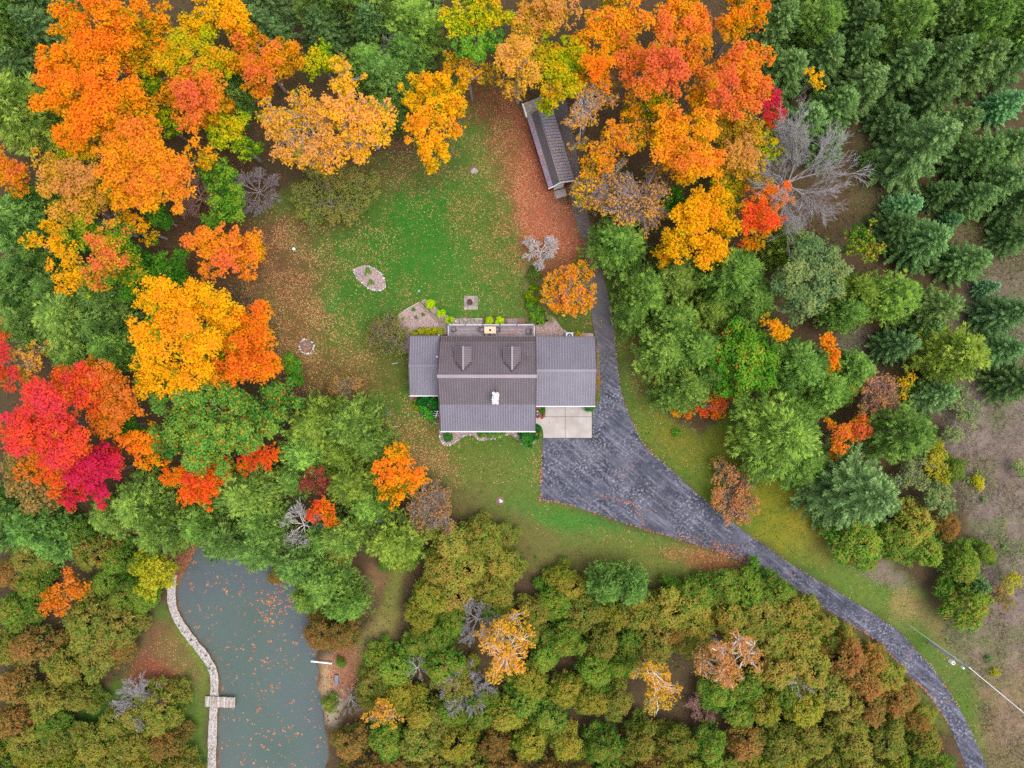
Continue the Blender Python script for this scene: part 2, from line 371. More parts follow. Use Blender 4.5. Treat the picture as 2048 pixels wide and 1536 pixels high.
# ------------------------------------------------------------------ pond water
def pxpoly(pts, z=0.0): return [P(a, b, z)[:2] for a, b in pts]
def m_water():
    t = NT('pond_water'); p = t.pos()
    b = t.noise(1.4, 3, .6, p); c = t.ramp(t.noise(.09, 3, .5, p), [(.3, L4(82, 100, 92)), (.5, L4(90, 104, 100)), (.7, L4(90, 98, 106))])  # bluish drift in the murk stands in for reflections, painted into the colour
    d = t.n('BsdfPrincipled'); t.l(c, d.inputs['Base Color']); d.inputs['Roughness'].default_value = .07; d.inputs['IOR'].default_value = 1.33
    bp = t.n('Bump', i_Strength=.05, i_Distance=.03); t.l(b, bp.inputs['Height']); t.l(bp.outputs[0], d.inputs['Normal'])
    tr = t.n('BsdfTransparent'); mx = t.n('MixShader', i_0=.74)
    t.l(tr.outputs[0], mx.inputs[1]); t.l(d.outputs[0], mx.inputs[2]); t.l(mx.outputs[0], t.o.inputs['Surface']); return t.m
water = mesh_obj('pond_water', [(*q, -.3) for q in pxpoly(smooth_line(POND, 3, True))], [tuple(range(len(POND) * 3))[::-1]], m_water())
tag(water, 'murky grey green pond water flecked with floating leaves', kind='structure')

# ------------------------------------------------------------------ driveway
def m_asphalt():
    t = NT('worn_asphalt'); p = t.pos()
    f = t.noise(.35, 4, .6, p); g = t.noise(3.2, 5, .72, p); h = t.noise(14, 3, .6, p)
    c = t.ramp(f, [(.35, L4(50, 52, 64)), (.5, L4(66, 67, 80)), (.66, L4(86, 86, 97))])
    mp = t.n('Mapping', vector_type='TEXTURE'); mp.inputs['Rotation'].default_value = (0, 0, math.radians(-38)); mp.inputs['Scale'].default_value = (5., .55, 1); t.l(p, mp.inputs['Vector'])
    st = t.noise(1.0, 4, .65, mp.outputs[0])
    c = t.mix(c, L4(150, 147, 158), t.ramp(st, [(.5, (0, 0, 0, 1)), (.75, (.5, .5, .5, 1))]))
    c = t.mix(c, L4(172, 169, 178), t.mix(t.ramp(g, [(.5, (0, 0, 0, 1)), (.7, (.85, .85, .85, 1))]), t.ramp(t.noise(.22, 3, .6, p), [(.38, (.12, .12, .12, 1)), (.62, (1, 1, 1, 1))]), 1.0, 'MULTIPLY'))
    c = t.mix(c, t.ramp(h, [(.3, (.72, .72, .74, 1)), (.7, (1.25, 1.25, 1.25, 1))]), .8, 'MULTIPLY')
    sp = t.n('SeparateXYZ'); t.l(p, sp.inputs[0])
    old = t.n('MapRange', i_1=-1., i_2=14., i_3=0., i_4=1.); t.l(sp.outputs['Y'], old.inputs[0])      # older browner surface up by the shed
    c = t.mix(c, L4(112, 102, 98), t.mix((0, 0, 0, 1), (.7, .7, .7, 1), old.outputs[0]))
    return t.princ(c, .9, 0., .3, h, .35, .01)
DRVP = smooth_line(DRV_R, 3) + [np.array(q, float) for q in DRV_L]
drive = prism('driveway', pxpoly(DRVP), -.06, .045, m_asphalt())
tag(drive, 'worn blue grey asphalt driveway widening beside the garage', kind='structure')
M_CRACK = m_speckle('crack_filler', L4(52, 50, 58), L4(84, 70, 66), 4, .9)
M_CRACKL = m_speckle('leaf_filled_crack', L4(96, 74, 68), L4(164, 106, 82), 9, .9)
rc = random.Random(4)
for pts, wd, mt in [([(1184,876),(1192,887),(1199,896)], .14, M_CRACK), ([(1298,902),(1280,918),(1262,934),(1248,950)], .1, M_CRACKL), ([(1335,934),(1318,952),(1300,970)], .13, M_CRACK), ([(1248,922),(1254,936),(1249,958)], .07, M_CRACKL), ([(1390,1012),(1382,1026),(1370,1042)], .14, M_CRACK), ([(1190,988),(1215,994),(1245,1002),(1268,1010),(1272,1022),(1286,1038),(1287,1052)], .12, M_CRACKL), ([(1213,974),(1228,966),(1248,963)], .08, M_CRACK),
        ([(1500,1071),(1492,1085),(1492,1098),(1486,1108)], .1, M_CRACKL), ([(1588,1133),(1582,1142),(1578,1152)], .16, M_CRACKL), ([(1697,1198),(1690,1206),(1681,1220),(1672,1231)], .14, M_CRACK), ([(1828,1300),(1818,1309),(1808,1318)], .18, M_CRACKL), ([(1905,1398),(1894,1403),(1880,1408)], .16, M_CRACKL), ([(1206,812),(1214,824),(1222,836)], .1, M_CRACK), ([(1355,1080),(1375,1088),(1400,1092)], .1, M_CRACKL), ([(1770,1290),(1785,1308),(1806,1330),(1830,1362)], .09, M_CRACK)]:
    pl = [(*P(a + rc.uniform(-1, 1), b + rc.uniform(-1, 1))[:2],) for a, b in smooth_line(pts, 4)]
    v = []; f = []
    for i, q in enumerate(pl):
        a = pl[max(0, i - 1)]; b = pl[min(len(pl) - 1, i + 1)]; d = Vector((b[0] - a[0], b[1] - a[1])).normalized()
        ww = wd * rc.uniform(.3, .9) * .4
        v += [(q[0] - d.y * ww, q[1] + d.x * ww, .05), (q[0] + d.y * ww, q[1] - d.x * ww, .05)]
        if i: f.append((2 * i - 2, 2 * i - 1, 2 * i + 1, 2 * i))
    mesh_obj('crack', v, f, mt, drive)
M_PATCH = m_speckle('tar_patch', L4(58, 58, 68), L4(74, 74, 84), 6, .9)
for cx, cy, r in ((1301, 927, 6), (1313, 935, 5)):
    mesh_obj('tar_patch', [(*P(cx + r * math.cos(a) * rc.uniform(.8, 1.1), cy + r * math.sin(a) * rc.uniform(.8, 1.1))[:2], .049) for a in np.linspace(6.28, 0, 11)[:-1]], [tuple(range(10))], M_PATCH, drive)

# concrete apron before the garage: four slabs and the walk to the door
M_CONC = m_speckle('pale_concrete', L4(158, 147, 141), L4(176, 166, 160), .5, .85, 5, .1)
apron = empty('concrete_apron', P(1130, 840), 0, 'pale concrete apron of four slabs before the garage', 'concrete apron')
def slab(name, x0, x1, y0, y1, z0, z1, m, par):
    (a, b, _), (c, d, _) = P(x0, y1), P(x1, y0); L = par.location
    return box(name, a - L[0], c - L[0], b - L[1], d - L[1], z0, z1, m, par)
slab('concrete_slab', 1090.5, 1130, 800, 833, -.05, .09, M_CONC, apron); slab('concrete_slab', 1130.7, 1183.4, 800, 833, -.05, .09, M_CONC, apron)
slab('concrete_slab', 1130.7, 1183.4, 833.7, 875.5, -.05, .09, M_CONC, apron)
pts = [(1087.5,833.7),(1130,833.7),(1130,875.5),(1087,875.5),(1086,862),(1083,853),(1076,848),(1068,846),(1068,836)]
sl = prism('concrete_slab', [(P(a, b)[0] - apron.location[0], P(a, b)[1] - apron.location[1]) for a, b in pts], -.05, .09, M_CONC, apron)
slab('concrete_slab', 1068, 1090, 800, 813, -.05, .088, M_CONC, apron)

# gravel path along the pond
M_GRAVEL = m_speckle('pale_gravel', L4(122, 112, 108), L4(196, 186, 182), 5, .95, 5, .8)
pc = smooth_line([(346,1150),(343,1185),(346,1215),(360,1246),(385,1281),(410,1312),(427,1345),(429,1380),(426,1450),(424,1520),(426,1600)], 6)
v = []; f = []
for i, q in enumerate(pc):
    a = pc[max(0, i - 1)]; b = pc[min(len(pc) - 1, i + 1)]; d = (b - a) / np.linalg.norm(b - a); wd = 8.3 + rc.uniform(-.8, .8)
    v += [(*P(q[0] - d[1] * wd, q[1] + d[0] * wd)[:2], .06), (*P(q[0] + d[1] * (wd), q[1] - d[0] * (wd))[:2], .05)]
    if i: f.append((2 * i - 2, 2 * i, 2 * i + 1, 2 * i - 1))
tag(mesh_obj('gravel_path', v, [q[::-1] for q in f], M_GRAVEL), 'pale gravel path curving along the pond bank', kind='structure')
# ------------------------------------------------------------------ house
def m_metal_roof(name, c0, c1):
    t = NT(name); p = t.pos(); f = t.noise(.5, 4, .6, p)
    return t.princ(t.ramp(f, [(.3, c0), (.7, c1)]), .42, .25, .5)
M_ROOF = m_metal_roof('brown_grey_metal_roof', L4(96, 84, 87), L4(106, 94, 97))
M_ROOF_SHEEN = m_metal_roof('sky_sheen_metal_roof', L4(102, 96, 105), L4(112, 106, 115)); M_RIB_SHEEN = m_metal_roof('sky_sheen_metal_rib', L4(130, 124, 136), L4(140, 134, 146))  # lilac tone: sky sheen on the shallow slopes, painted into the colour
M_RIB_LIT = m_metal_roof('lit_brown_grey_metal_rib', L4(120, 108, 114), L4(130, 118, 124))  # ribs lighter than their sheets: the light they catch is painted in
M_TRIM = m_metal_roof('brown_metal_trim', L4(72, 58, 60), L4(82, 66, 68))
M_CAP = m_metal_roof('ridge_cap_metal', L4(128, 114, 122), L4(136, 122, 130))
M_WALL = m_speckle('cream_siding', L4(196, 186, 170), L4(210, 200, 186), 2, .8)
M_WHITE = m_speckle('white_paint', L4(222, 222, 224), L4(236, 236, 238), 4, .6)
M_DARKGLASS = NT('dark_window_glass').princ(L4(40, 46, 54), .08, 0., .6)

def slope_part(name, A, B, C, D, parent, rib_pitch=.34, rib_w=.15, rib_h=.055, mat=None, rmat=None, thick=.07):
    """a roof plane: A,B along the eave, C,D along the top (C above B, D above A), metal sheet with raised ribs"""
    A, B, C, D = map(Vector, (A, B, C, D)); n = (B - A).cross(D - A).normalized()
    if n.z < 0: n = -n
    v = [A, B, C, D, A - n * thick, B - n * thick, C - n * thick, D - n * thick]
    f = [(0, 1, 2, 3), (4, 7, 6, 5), (0, 4, 5, 1), (1, 5, 6, 2), (2, 6, 7, 3), (3, 7, 4, 0)]
    o = mesh_obj(name, v, f, mat or M_ROOF, parent)
    m = MB(); wtot = (B - A).length; N = max(2, int(wtot / rib_pitch)); ax = (B - A).normalized()
    for i in range(N):
        t = (i + .5) / N; lo = A.lerp(B, t) - (D - A) * .004; hi = D.lerp(C, t)
        if (hi - lo).length < .25: continue
        a = ax * rib_w / 2; b = ax * rib_w * .22; h = n * rib_h
        q = [lo - a, lo + a, hi + a, hi - a, lo - b + h, lo + b + h, hi + b + h, hi - b + h]
        m.add([p - n * .003 if k < 4 else p for k, p in enumerate(q)], BOXF[1:])
    r = m.build('roof_ribs', rmat or M_RIB_LIT, o); r['kind'] = 'stuff'
    return o
def bar_part(name, a, b, wd, hg, mat, parent): return MB().obox(a, b, wd, hg).build(name, mat, parent)
def window_part(parent, x0, x1, z0, z1, y, face, axis='y', mat=None):
    """window on a wall at y (facing +y/-y) or x"""
    d = .05 * face
    def bx(nm, u0, u1, w0, w1, t0, t1, m, par):
        lo, hi = min(y + t0 * face, y + t1 * face), max(y + t0 * face, y + t1 * face)
        return box(nm, u0, u1, lo, hi, w0, w1, m, par) if axis == 'y' else box(nm, lo, hi, u0, u1, w0, w1, m, par)
    wn = bx('window', x0, x1, z0, z1, .003, .04, M_WHITE, parent)
    xm = (x0 + x1) / 2
    bx('pane', x0 + .07, xm - .03, z0 + .07, z1 - .07, .041, .05, M_DARKGLASS, wn); bx('pane', xm + .03, x1 - .07, z0 + .07, z1 - .07, .041, .05, M_DARKGLASS, wn)
    return wn

house = empty('house', (0, 0, 0), 0, 'brown metal roofed house with two dormers and low side wings', 'house')
XW, XE = -9.72, 3.2             # main roof west / east verge
NE, NC, RD, SB, SE = (6.40, 3.2), (5.61, 4.05), (1.0, 7.2), (-2.74, 4.62), (-6.38, 3.3)   # (y, z) eave, crease, ridge, break, eave
def sl(name, a, b, x0=XW, x1=XE, par=house, **k): return slope_part(name, (x0, a[0], a[1]), (x1, a[0], a[1]), (x1, b[0], b[1]), (x0, b[0], b[1]), par, **k)
s1 = sl('roof_slope', NE, NC); s2 = sl('roof_slope', NC, RD); s3 = sl('roof_slope', SB, RD); s4 = sl('roof_slope', SE, SB, mat=M_ROOF_SHEEN, rmat=M_RIB_SHEEN)
box('ridge_cap', XW - .02, XE + .02, RD[0] - .22, RD[0] + .22, RD[1] - .02, RD[1] + .075, M_CAP, house)
box('crease_flashing', XW, XE, NC[0] - .07, NC[0] + .07, NC[1] - .02, NC[1] + .06, M_TRIM, house)
for x in (XW + .02, XE - .06):
    for a, b in ((NE, NC), (NC, RD), (SB, RD), (SE, SB)):
        bar_part('verge_trim', (x, a[0], a[1] + .03), (x, b[0], b[1] + .03), .14, .12, M_TRIM, house)
for y, z in (NE, SE):
    bar_part('gutter', (XW, y + (.07 if y > 0 else -.07), z - .06), (XE, y + (.07 if y > 0 else -.07), z - .06), .13, .12, M_WHITE if y < 0 else M_TRIM, house)
# walls under the main roof (a little inside the eaves), gable shape
def gable_block(name, x0, x1, prof, par, mat):
    n = len(prof); v = [(x0, y, z) for y, z in prof] + [(x1, y, z) for y, z in prof]
    f = [tuple(range(n)), tuple(range(2 * n - 1, n - 1, -1))] + [(i, n + i, n + (i + 1) % n, (i + 1) % n) for i in range(n)]
    return mesh_obj(name, v, f, mat, par)
gable_block('wall', XW + .35, XE - .35, [(6.0, 0), (6.0, 3.45), (5.55, 3.92), (1.0, 7.05), (-2.7, 4.5), (-4.3, 3.9), (-4.3, 0)], house, M_WALL)
for x in (-9.2, -6.3, -3.3, -.3, 2.6): box('porch_post', x - .08, x + .08, -6.15, -5.99, .12, 3.28, M_WHITE, house)
M_PORCH = m_speckle('porch_floor_grey', L4(120, 116, 114), L4(138, 134, 130), 2, .8)
box('porch_floor', XW + .3, XE - .3, -6.2, -4.302, 0, .16, M_PORCH, house)
for a, b in ((-8.6, -7.2), (-5.6, -4.2), (.2, 1.6)): window_part(house, a, b, 1.0, 2.4, -4.3, -1)
dr = box('front_door', -2.4, -1.4, -4.345, -4.303, .17, 2.3, m_speckle('red_brown_door', L4(96, 50, 44), L4(108, 58, 50), 2, .6), house)
box('door_handle', -1.55, -1.5, -4.38, -4.346, 1.1, 1.22, M_DARKGLASS, dr)
for a, b in ((-8.4, -6.6), (-4.6, -1.8), (.6, 2.2)): window_part(house, a, b, 1.3, 2.9, 6.0, 1)
window_part(house, .2, 1.6, 4.9, 6.0, XW + .35, -1, 'x'); window_part(house, .2, 1.6, 5.2, 6.2, XE - .35, 1, 'x')
# wings
def wing(x0, x1, ys, yr, yn, ze, zr, wx0, wx1):
    slope_part('roof_slope', (x0, yn, ze), (x1, yn, ze), (x1, yr, zr), (x0, yr, zr), house, mat=M_ROOF_SHEEN, rmat=M_RIB_SHEEN)
    slope_part('roof_slope', (x0, ys, ze), (x1, ys, ze), (x1, yr, zr), (x0, yr, zr), house, mat=M_ROOF_SHEEN, rmat=M_RIB_SHEEN)
    box('ridge_cap', x0, x1, yr - .2, yr + .2, zr - .03, zr + .065, M_ROOF_SHEEN, house)
    for y, s in ((yn, 1), (ys, -1)): bar_part('gutter', (x0, y + .07 * s, ze - .06), (x1, y + .07 * s, ze - .06), .12, .11, M_TRIM if s > 0 else M_WHITE, house)
    xx = x0 if x0 < 0 and x0 < -5 else x1
    for y in (yn, ys): bar_part('verge_trim', (xx, y, ze + .02), (xx, yr, zr + .02), .1, .12, M_TRIM, house)
    gable_block('wall', wx0, wx1, [(yn - .4, 0), (yn - .4, ze + .02), (yr, zr - .12), (ys + .4, ze + .02), (ys + .4, 0)], house, M_WALL)
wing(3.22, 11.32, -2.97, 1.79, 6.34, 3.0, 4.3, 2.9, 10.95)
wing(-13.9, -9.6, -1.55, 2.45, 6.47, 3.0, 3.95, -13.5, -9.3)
for a, b in ((3.9, 6.5), (7.2, 9.8)):
    gd = box('garage_door', a, b, -2.61, -2.573, .1, 2.3, M_WHITE, house)
    for k in range(3): box('door_panel', a + .1, b - .1, -2.63, -2.611, .25 + k * .7, .8 + k * .7, M_WHITE, gd)
window_part(house, -12.6, -11.0, 1.0, 2.3, -1.15, -1); window_part(house, 1.2, 2.8, 1.0, 2.2, -13.5, -1, 'x'); window_part(house, 2.4, 4.0, 1.1, 2.2, 10.95, 1, 'x')
# dormers on the north slope
def roof_z(y): return NC[1] + (RD[1] - NC[1]) * (NC[0] - y) / (NC[0] - RD[0])
for cx in (-6.38, .02):
    hw, yn, zr = 1.07, 4.9, 6.75; ze = 5.9; ys = NC[0] - (zr - NC[1]) * (NC[0] - RD[0]) / (RD[1] - NC[1]); yl = NC[0] - (ze - NC[1]) * (NC[0] - RD[0]) / (RD[1] - NC[1])
    dm = mesh_obj('dormer', [(cx - .85, 4.6, 4.3), (cx + .85, 4.6, 4.3), (cx + .85, 4.6, ze), (cx, 4.6, zr - .12), (cx - .85, 4.6, ze), (cx - .85, yl, 4.3), (cx + .85, yl, 4.3), (cx + .85, yl, ze), (cx, yl, zr - .12), (cx - .85, yl, ze)],
                  [(0, 4, 3, 2, 1), (5, 6, 7, 8, 9), (0, 5, 9, 4), (1, 2, 7, 6), (0, 1, 6, 5)], M_TRIM, house)
    for s in (-1, 1):
        A, B = Vector((cx + s * hw, yn, ze)), Vector((cx + s * hw, yl, ze)); C, D = Vector((cx, ys, zr)), Vector((cx, yn, zr))
        n = (B - A).cross(D - A).normalized(); n = n if n.z > 0 else -n
        v = [A, B, C, D, A - n * .06, B - n * .06, C - n * .06, D - n * .06]
        o = mesh_obj('roof_slope', v, [(0, 1, 2, 3), (4, 7, 6, 5), (0, 4, 5, 1), (1, 5, 6, 2), (2, 6, 7, 3), (3, 7, 4, 0)], M_ROOF, dm)
        m = MB(); y = yn - .1
        while y > ys + .15:
            top = Vector((cx + s * .12, y, zr - (zr - ze) * .12 / hw))
            if y >= yl: bot = Vector((cx + s * hw, y, ze))
            else:
                k = (y - ys) / (yl - ys); bot = Vector((cx + s * hw * k, y, zr + (ze - zr) * k))
            if abs(bot.x - top.x) > .15: m.obox(bot + n * .02, top + n * .02, .1, .05, n)
            y -= .3
        r = m.build('roof_ribs', M_RIB_LIT, dm); r['kind'] = 'stuff'
        bar_part('valley_flashing', B + Vector((0, 0, .1)), C + Vector((0, 0, .1)), .15, .12, M_TRIM, dm); bar_part('verge_trim', A + Vector((s * .03, 0, .02)), B + Vector((s * .03, 0, .02)), .12, .12, M_TRIM, dm)
    box('ridge_cap', cx - .11, cx + .11, ys - .1, yn + .03, zr - .03, zr + .06, M_CAP, dm)
    window_part(dm, cx - .5, cx + .5, 4.7, 5.8, 4.6, 1)
    for w_ in [c for c in dm.children if c.name.startswith('window')]:
        pass
# chimney of rough white stone with three flues
M_STONE = m_speckle('white_limestone', L4(176, 166, 160), L4(236, 232, 228), 5, .9, 4, .6)
zc = 7.6; x0, _, _ = P(984.5, 0, zc); x1, _, _ = P(997.3, 0, zc); y1 = P(0, 784.6, zc)[1]; y0 = P(0, 808, zc)[1]
ch = box('chimney', x0 + .06, x1 - .06, y0 + .06, y1 - .06, 4.4, zc - .2, M_STONE, house)
rs = random.Random(8)
STONES = []
def rock_mesh(seed, mat):
    bm = bmesh.new(); bmesh.ops.create_icosphere(bm, subdivisions=2, radius=1); r = random.Random(seed)
    ax = [Vector((r.gauss(0, 1), r.gauss(0, 1), r.gauss(0, 1))).normalized() for _ in range(7)]; cut = [r.uniform(.55, .9) for _ in ax]
    for q in bm.verts:
        for a, c in zip(ax, cut):
            d = q.co.dot(a)
            if d > c: q.co -= a * (d - c)
        q.co *= r.uniform(.95, 1.05)
    me = bpy.data.meshes.new('stone'); bm.to_mesh(me); bm.free(); me.materials.append(mat); return me
M_ROCK = m_speckle('pale_field_stone', L4(116, 106, 104), L4(176, 168, 166), 4, .9)
M_ROCKW = m_speckle('white_field_stone', L4(168, 164, 164), L4(216, 212, 212), 4, .85)
M_ROCKG = m_speckle('grey_boulder', L4(128, 122, 116), L4(178, 172, 160), 3, .9)
RK = [rock_mesh(i, M_ROCK) for i in range(4)]; RKW = [rock_mesh(i + 9, M_ROCKW) for i in range(4)]; RKG = [rock_mesh(i + 19, M_ROCKG) for i in range(3)]
RKC = [rock_mesh(i + 30, M_STONE) for i in range(4)]
cxm = (x0 + x1) / 2
for k in range(6):          # rough cap stones round the rim
    for s, xx in ((-1, x0 + .1), (1, x1 - .1)):
        share('cap_stone', RKC[(k + s) % 4], ch, (xx + rs.uniform(-.05, .05), y0 + .12 + k * (y1 - y0 - .24) / 5, zc - .12), rs.uniform(0, 6), (rs.uniform(.13, .2), rs.uniform(.14, .2), .16))
for xx in (cxm - .18, cxm + .18):
    for yy in (y0 + .08, y1 - .08): share('cap_stone', RKC[rs.randrange(4)], ch, (xx, yy, zc - .12), rs.uniform(0, 6), (.2, .14, .16))
M_FLUE = m_speckle('pale_flue_tile', L4(226, 230, 236), L4(244, 246, 250), 3, .7)
for k in range(3):
    yy = y0 + .33 + k * (y1 - y0 - .66) / 2
    m = MB(); m.box(cxm - .19, cxm + .19, yy - .17, yy + .17, zc - .22, zc + .1); m.box(cxm - .14, cxm + .14, yy - .12, yy + .12, zc + .1, zc + .16)
    m.build('flue', M_FLUE, ch)
# plumbing vents
vx, vy, vz = P(873.9, 713.5, 3.9)
MB().ring((vx, vy), .07, .14, 3.3, 3.95, 14).build('vent_pipe', M_WHITE, house)
vx, vy, vz = P(1055.6, 709, 5.6); MB().cyl((vx, vy), .06, 5.0, 5.75, 10).build('vent_pipe', M_CAP, house)

# ------------------------------------------------------------------ deck behind the house
DZ = .75
M_BOARD = [m_speckle('deck_board_tone%d' % i, L4(134 + 9 * i, 122 + 8 * i, 126 + 8 * i), L4(152 + 9 * i, 140 + 8 * i, 144 + 8 * i), 1.5, .85) for i in range(3)]
M_RAIL = m_speckle('grey_rail_paint', L4(168, 160, 170), L4(188, 180, 188), 3, .7)
M_POSTCAP = m_speckle('blue_grey_post_cap', L4(84, 88, 116), L4(104, 108, 136), 3, .6)
M_BLACK = m_speckle('black_metal', L4(24, 24, 26), L4(42, 42, 44), 5, .6)
dx0, dy1, _ = P(897, 650, DZ); dx1, _, _ = P(1069, 0, DZ); dy0 = 6.02
deck = empty('deck', ((dx0 + dx1) / 2, (dy0 + dy1) / 2, 0), 0, 'long narrow grey board deck with railing behind the house', 'deck')
ox, oy = deck.location.x, deck.location.y
nb = 16; bw = (dy1 - dy0) / nb
for i in range(nb): box('deck_board', dx0 - ox, dx1 - ox, dy0 + i * bw + .012 - oy, dy0 + (i + 1) * bw - .012 - oy, DZ - .04, DZ + rs.uniform(-.004, .004), M_BOARD[rs.randrange(3)], deck)
box('deck_frame', dx0 + .05 - ox, dx1 - .05 - ox, dy0 - oy, dy1 - .06 - oy, .05, DZ - .05, M_TRIM, deck)
box('handrail', dx0 - .02 - ox, dx1 + .02 - ox, dy1 - .14 - oy, dy1 + .04 - oy, DZ + .92, DZ + 1.0, M_RAIL, deck)
box('handrail', dx0 - .02 - ox, dx0 + .14 - ox, dy0 - oy, dy1 - .145 - oy, DZ + .92, DZ + 1.0, M_RAIL, deck)
box('handrail', dx1 - .14 - ox, dx1 + .02 - ox, dy0 - oy, dy1 - .145 - oy, DZ + .92, DZ + 1.0, M_RAIL, deck)
for k in range(6):
    x = dx0 + .06 + (dx1 - dx0 - .12) * k / 5 - ox
    po = box('post', x - .05, x + .05, dy1 - .1 - oy, dy1 - oy, .0, DZ + .918, M_RAIL, deck)
    box('post_cap', x - .09, x + .09, dy1 - .2 - oy, dy1 + .02 - oy, DZ + 1.002, DZ + 1.05, M_POSTCAP, po)
for x in (dx0 + .06 - ox, dx1 - .06 - ox):
    po = box('post', x - .05, x + .05, dy0 + .02 - oy, dy0 + .12 - oy, 0, DZ + .918, M_RAIL, deck); box('post_cap', x - .1, x + .1, dy0 - .02 - oy, dy0 + .16 - oy, DZ + 1.002, DZ + 1.05, M_POSTCAP, po)
m = MB()
for k in range(60):
    x = dx0 + .1 + (dx1 - dx0 - .2) * (k + .5) / 60 - ox; m.box(x - .015, x + .015, dy1 - .07 - oy, dy1 - .04 - oy, DZ, DZ + .918)
mb = m.build('baluster', M_RAIL, deck); mb['kind'] = 'stuff'
hr = empty('stair_handrail', P(890, 671, .6), 0, 'short black handrail at the west end of the deck', 'handrail')
m = MB(); m.tube([(-.75, 0, .95), (.35, 0, 1.0)], .035, 6).tube([(-.75, 0, -.6), (-.75, 0, .95)], .03, 6).tube([(.3, 0, -.6), (.3, 0, 1.)], .03, 6); m.build('rail', M_BLACK, hr)
MB().cyl((-.75, 0), .1, .93, 1.04, 10).build('post_cap', M_WHITE, hr)

# table and chairs
M_TOP = m_speckle('peach_wood_tabletop', L4(226, 186, 152), L4(238, 202, 170), 2, .6)
tx, ty, _ = P(980.2, 660, DZ + .74)
tb = empty('patio_table', (tx, ty, DZ), 0, 'peach wooden patio table with a dark square centre', 'table')
for k in range(7): box('table_slat', -.8 + k * 1.6 / 7 + .006, -.8 + (k + 1) * 1.6 / 7 - .006, -.48, .48, .70, .74, M_TOP, tb)
box('centre_square', -.14, .14, -.15, .15, .735, .76, M_BLACK, tb)
for sx in (-.7, .7):
    for sy in (-.4, .4): box('leg', sx - .03, sx + .03, sy - .03, sy + .03, 0, .698, M_BLACK, tb)
M_CHAIR = m_speckle('grey_brown_mesh_chair', L4(112, 102, 104), L4(134, 124, 126), 6, .8)
def deck_chair(px, py, rz, label, w_=.56):
    x, y, _ = P(px, py, DZ + .45)
    c = empty('deck_chair', (x, y, DZ), rz, label, 'chair', 'chairs on the deck')
    box('seat', -w_ / 2, w_ / 2, -.26, .26, .41, .45, M_CHAIR, c)
    m = MB().obox((-w_ / 2, .27, .45), (-w_ / 2, .4, .98), .04, .04).obox((w_ / 2, .27, .45), (w_ / 2, .4, .98), .04, .04).obox((-w_ / 2, .4, .98), (w_ / 2, .4, .98), .04, .05); m.build('back_frame', M_BLACK, c)
    mesh_obj('backrest', [(-w_ / 2 + .03, .28, .48), (w_ / 2 - .03, .28, .48), (w_ / 2 - .03, .4, .95), (-w_ / 2 + .03, .4, .95)], [(0, 1, 2, 3)], M_CHAIR, c)
    for s in (-1, 1):
        m = MB().obox((s * w_ / 2, -.26, .63), (s * w_ / 2, .3, .65), .05, .035); m.build('armrest', M_BLACK, c)
        for yy in (-.25, .25): box('leg', s * w_ / 2 - .02, s * w_ / 2 + .02, yy - .02, yy + .02, 0, .62, M_BLACK, c)
deck_chair(908, 658.5, math.radians(-150), 'grey deck chair alone at the west end of the deck')
deck_chair(964.5, 659.5, math.radians(90), 'deck chair at the west side of the patio table')
deck_chair(995, 659.5, math.radians(-90), 'deck chair at the east side of the patio table')
deck_chair(974, 669.5, math.radians(180), 'deck chair tucked by the house wall, left of two south of the table')
deck_chair(986, 669.5, math.radians(180), 'deck chair tucked by the house wall, right of two south of the table')
deck_chair(1057, 663, math.radians(-90), 'pale grey lounge chair alone at the east end of the deck', .7)

# ------------------------------------------------------------------ long shed
M_SRF = m_metal_roof('lilac_grey_metal', L4(138, 134, 152), L4(154, 150, 168)); M_SRD = m_metal_roof('dark_and_shaded_grey_metal', L4(98, 92, 96), L4(112, 104, 104))  # dark metal: shade of the steep west slope put into its colour
M_RED = m_speckle('barn_red_paint', L4(120, 36, 40), L4(140, 46, 48), 3, .7)
zE, zB, zR = 2.5, 2.9, 3.9
# shed frame: v runs along the building, u across it to the right
a = np.array(P(1053.6, 233.7, zE)[:2]); b = np.array(P(1097.3, 377, zE)[:2]); vv = (b - a) / np.linalg.norm(b - a); Ls = np.linalg.norm(b - a)
uu = np.array((-vv[1], vv[0])); 
if uu[0] < 0: uu = -uu
shed = empty('long_shed', (a[0], a[1], 0), math.atan2(uu[1], uu[0]), 'long narrow red shed with leaf strewn grey metal roof', 'shed')
# local x = across (to the east), local y = -along
Ws = 3.6
def sp(u, t, z): return (u, -t, z)
def sh(name, u0, z0, u1, z1, mat, rm, t0=0., t1=None, ribs=.3):
    t1 = Ls if t1 is None else t1
    return slope_part(name, sp(u0, t0, z0), sp(u0, t1, z0), sp(u1, t1, z1), sp(u1, t0, z1), shed, ribs, .1, .05, mat, rm)
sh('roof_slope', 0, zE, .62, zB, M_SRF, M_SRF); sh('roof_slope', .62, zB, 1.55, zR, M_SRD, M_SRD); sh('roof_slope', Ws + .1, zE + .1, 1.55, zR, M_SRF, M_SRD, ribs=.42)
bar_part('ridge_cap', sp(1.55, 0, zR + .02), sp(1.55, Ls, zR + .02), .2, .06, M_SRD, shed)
prof = [(.15, 0), (.15, zE - .05), (.62, zB - .12), (1.55, zR - .12), (Ws - .1, zE + .1), (Ws - .1, 0)]
n = len(prof); v = [sp(u, .2, z) for u, z in prof] + [sp(u, Ls - .25, z) for u, z in prof]
mesh_obj('wall', v, [tuple(range(n)), tuple(range(2 * n - 1, n - 1, -1))] + [(i, n + i, n + (i + 1) % n, (i + 1) % n) for i in range(n)], M_RED, shed)
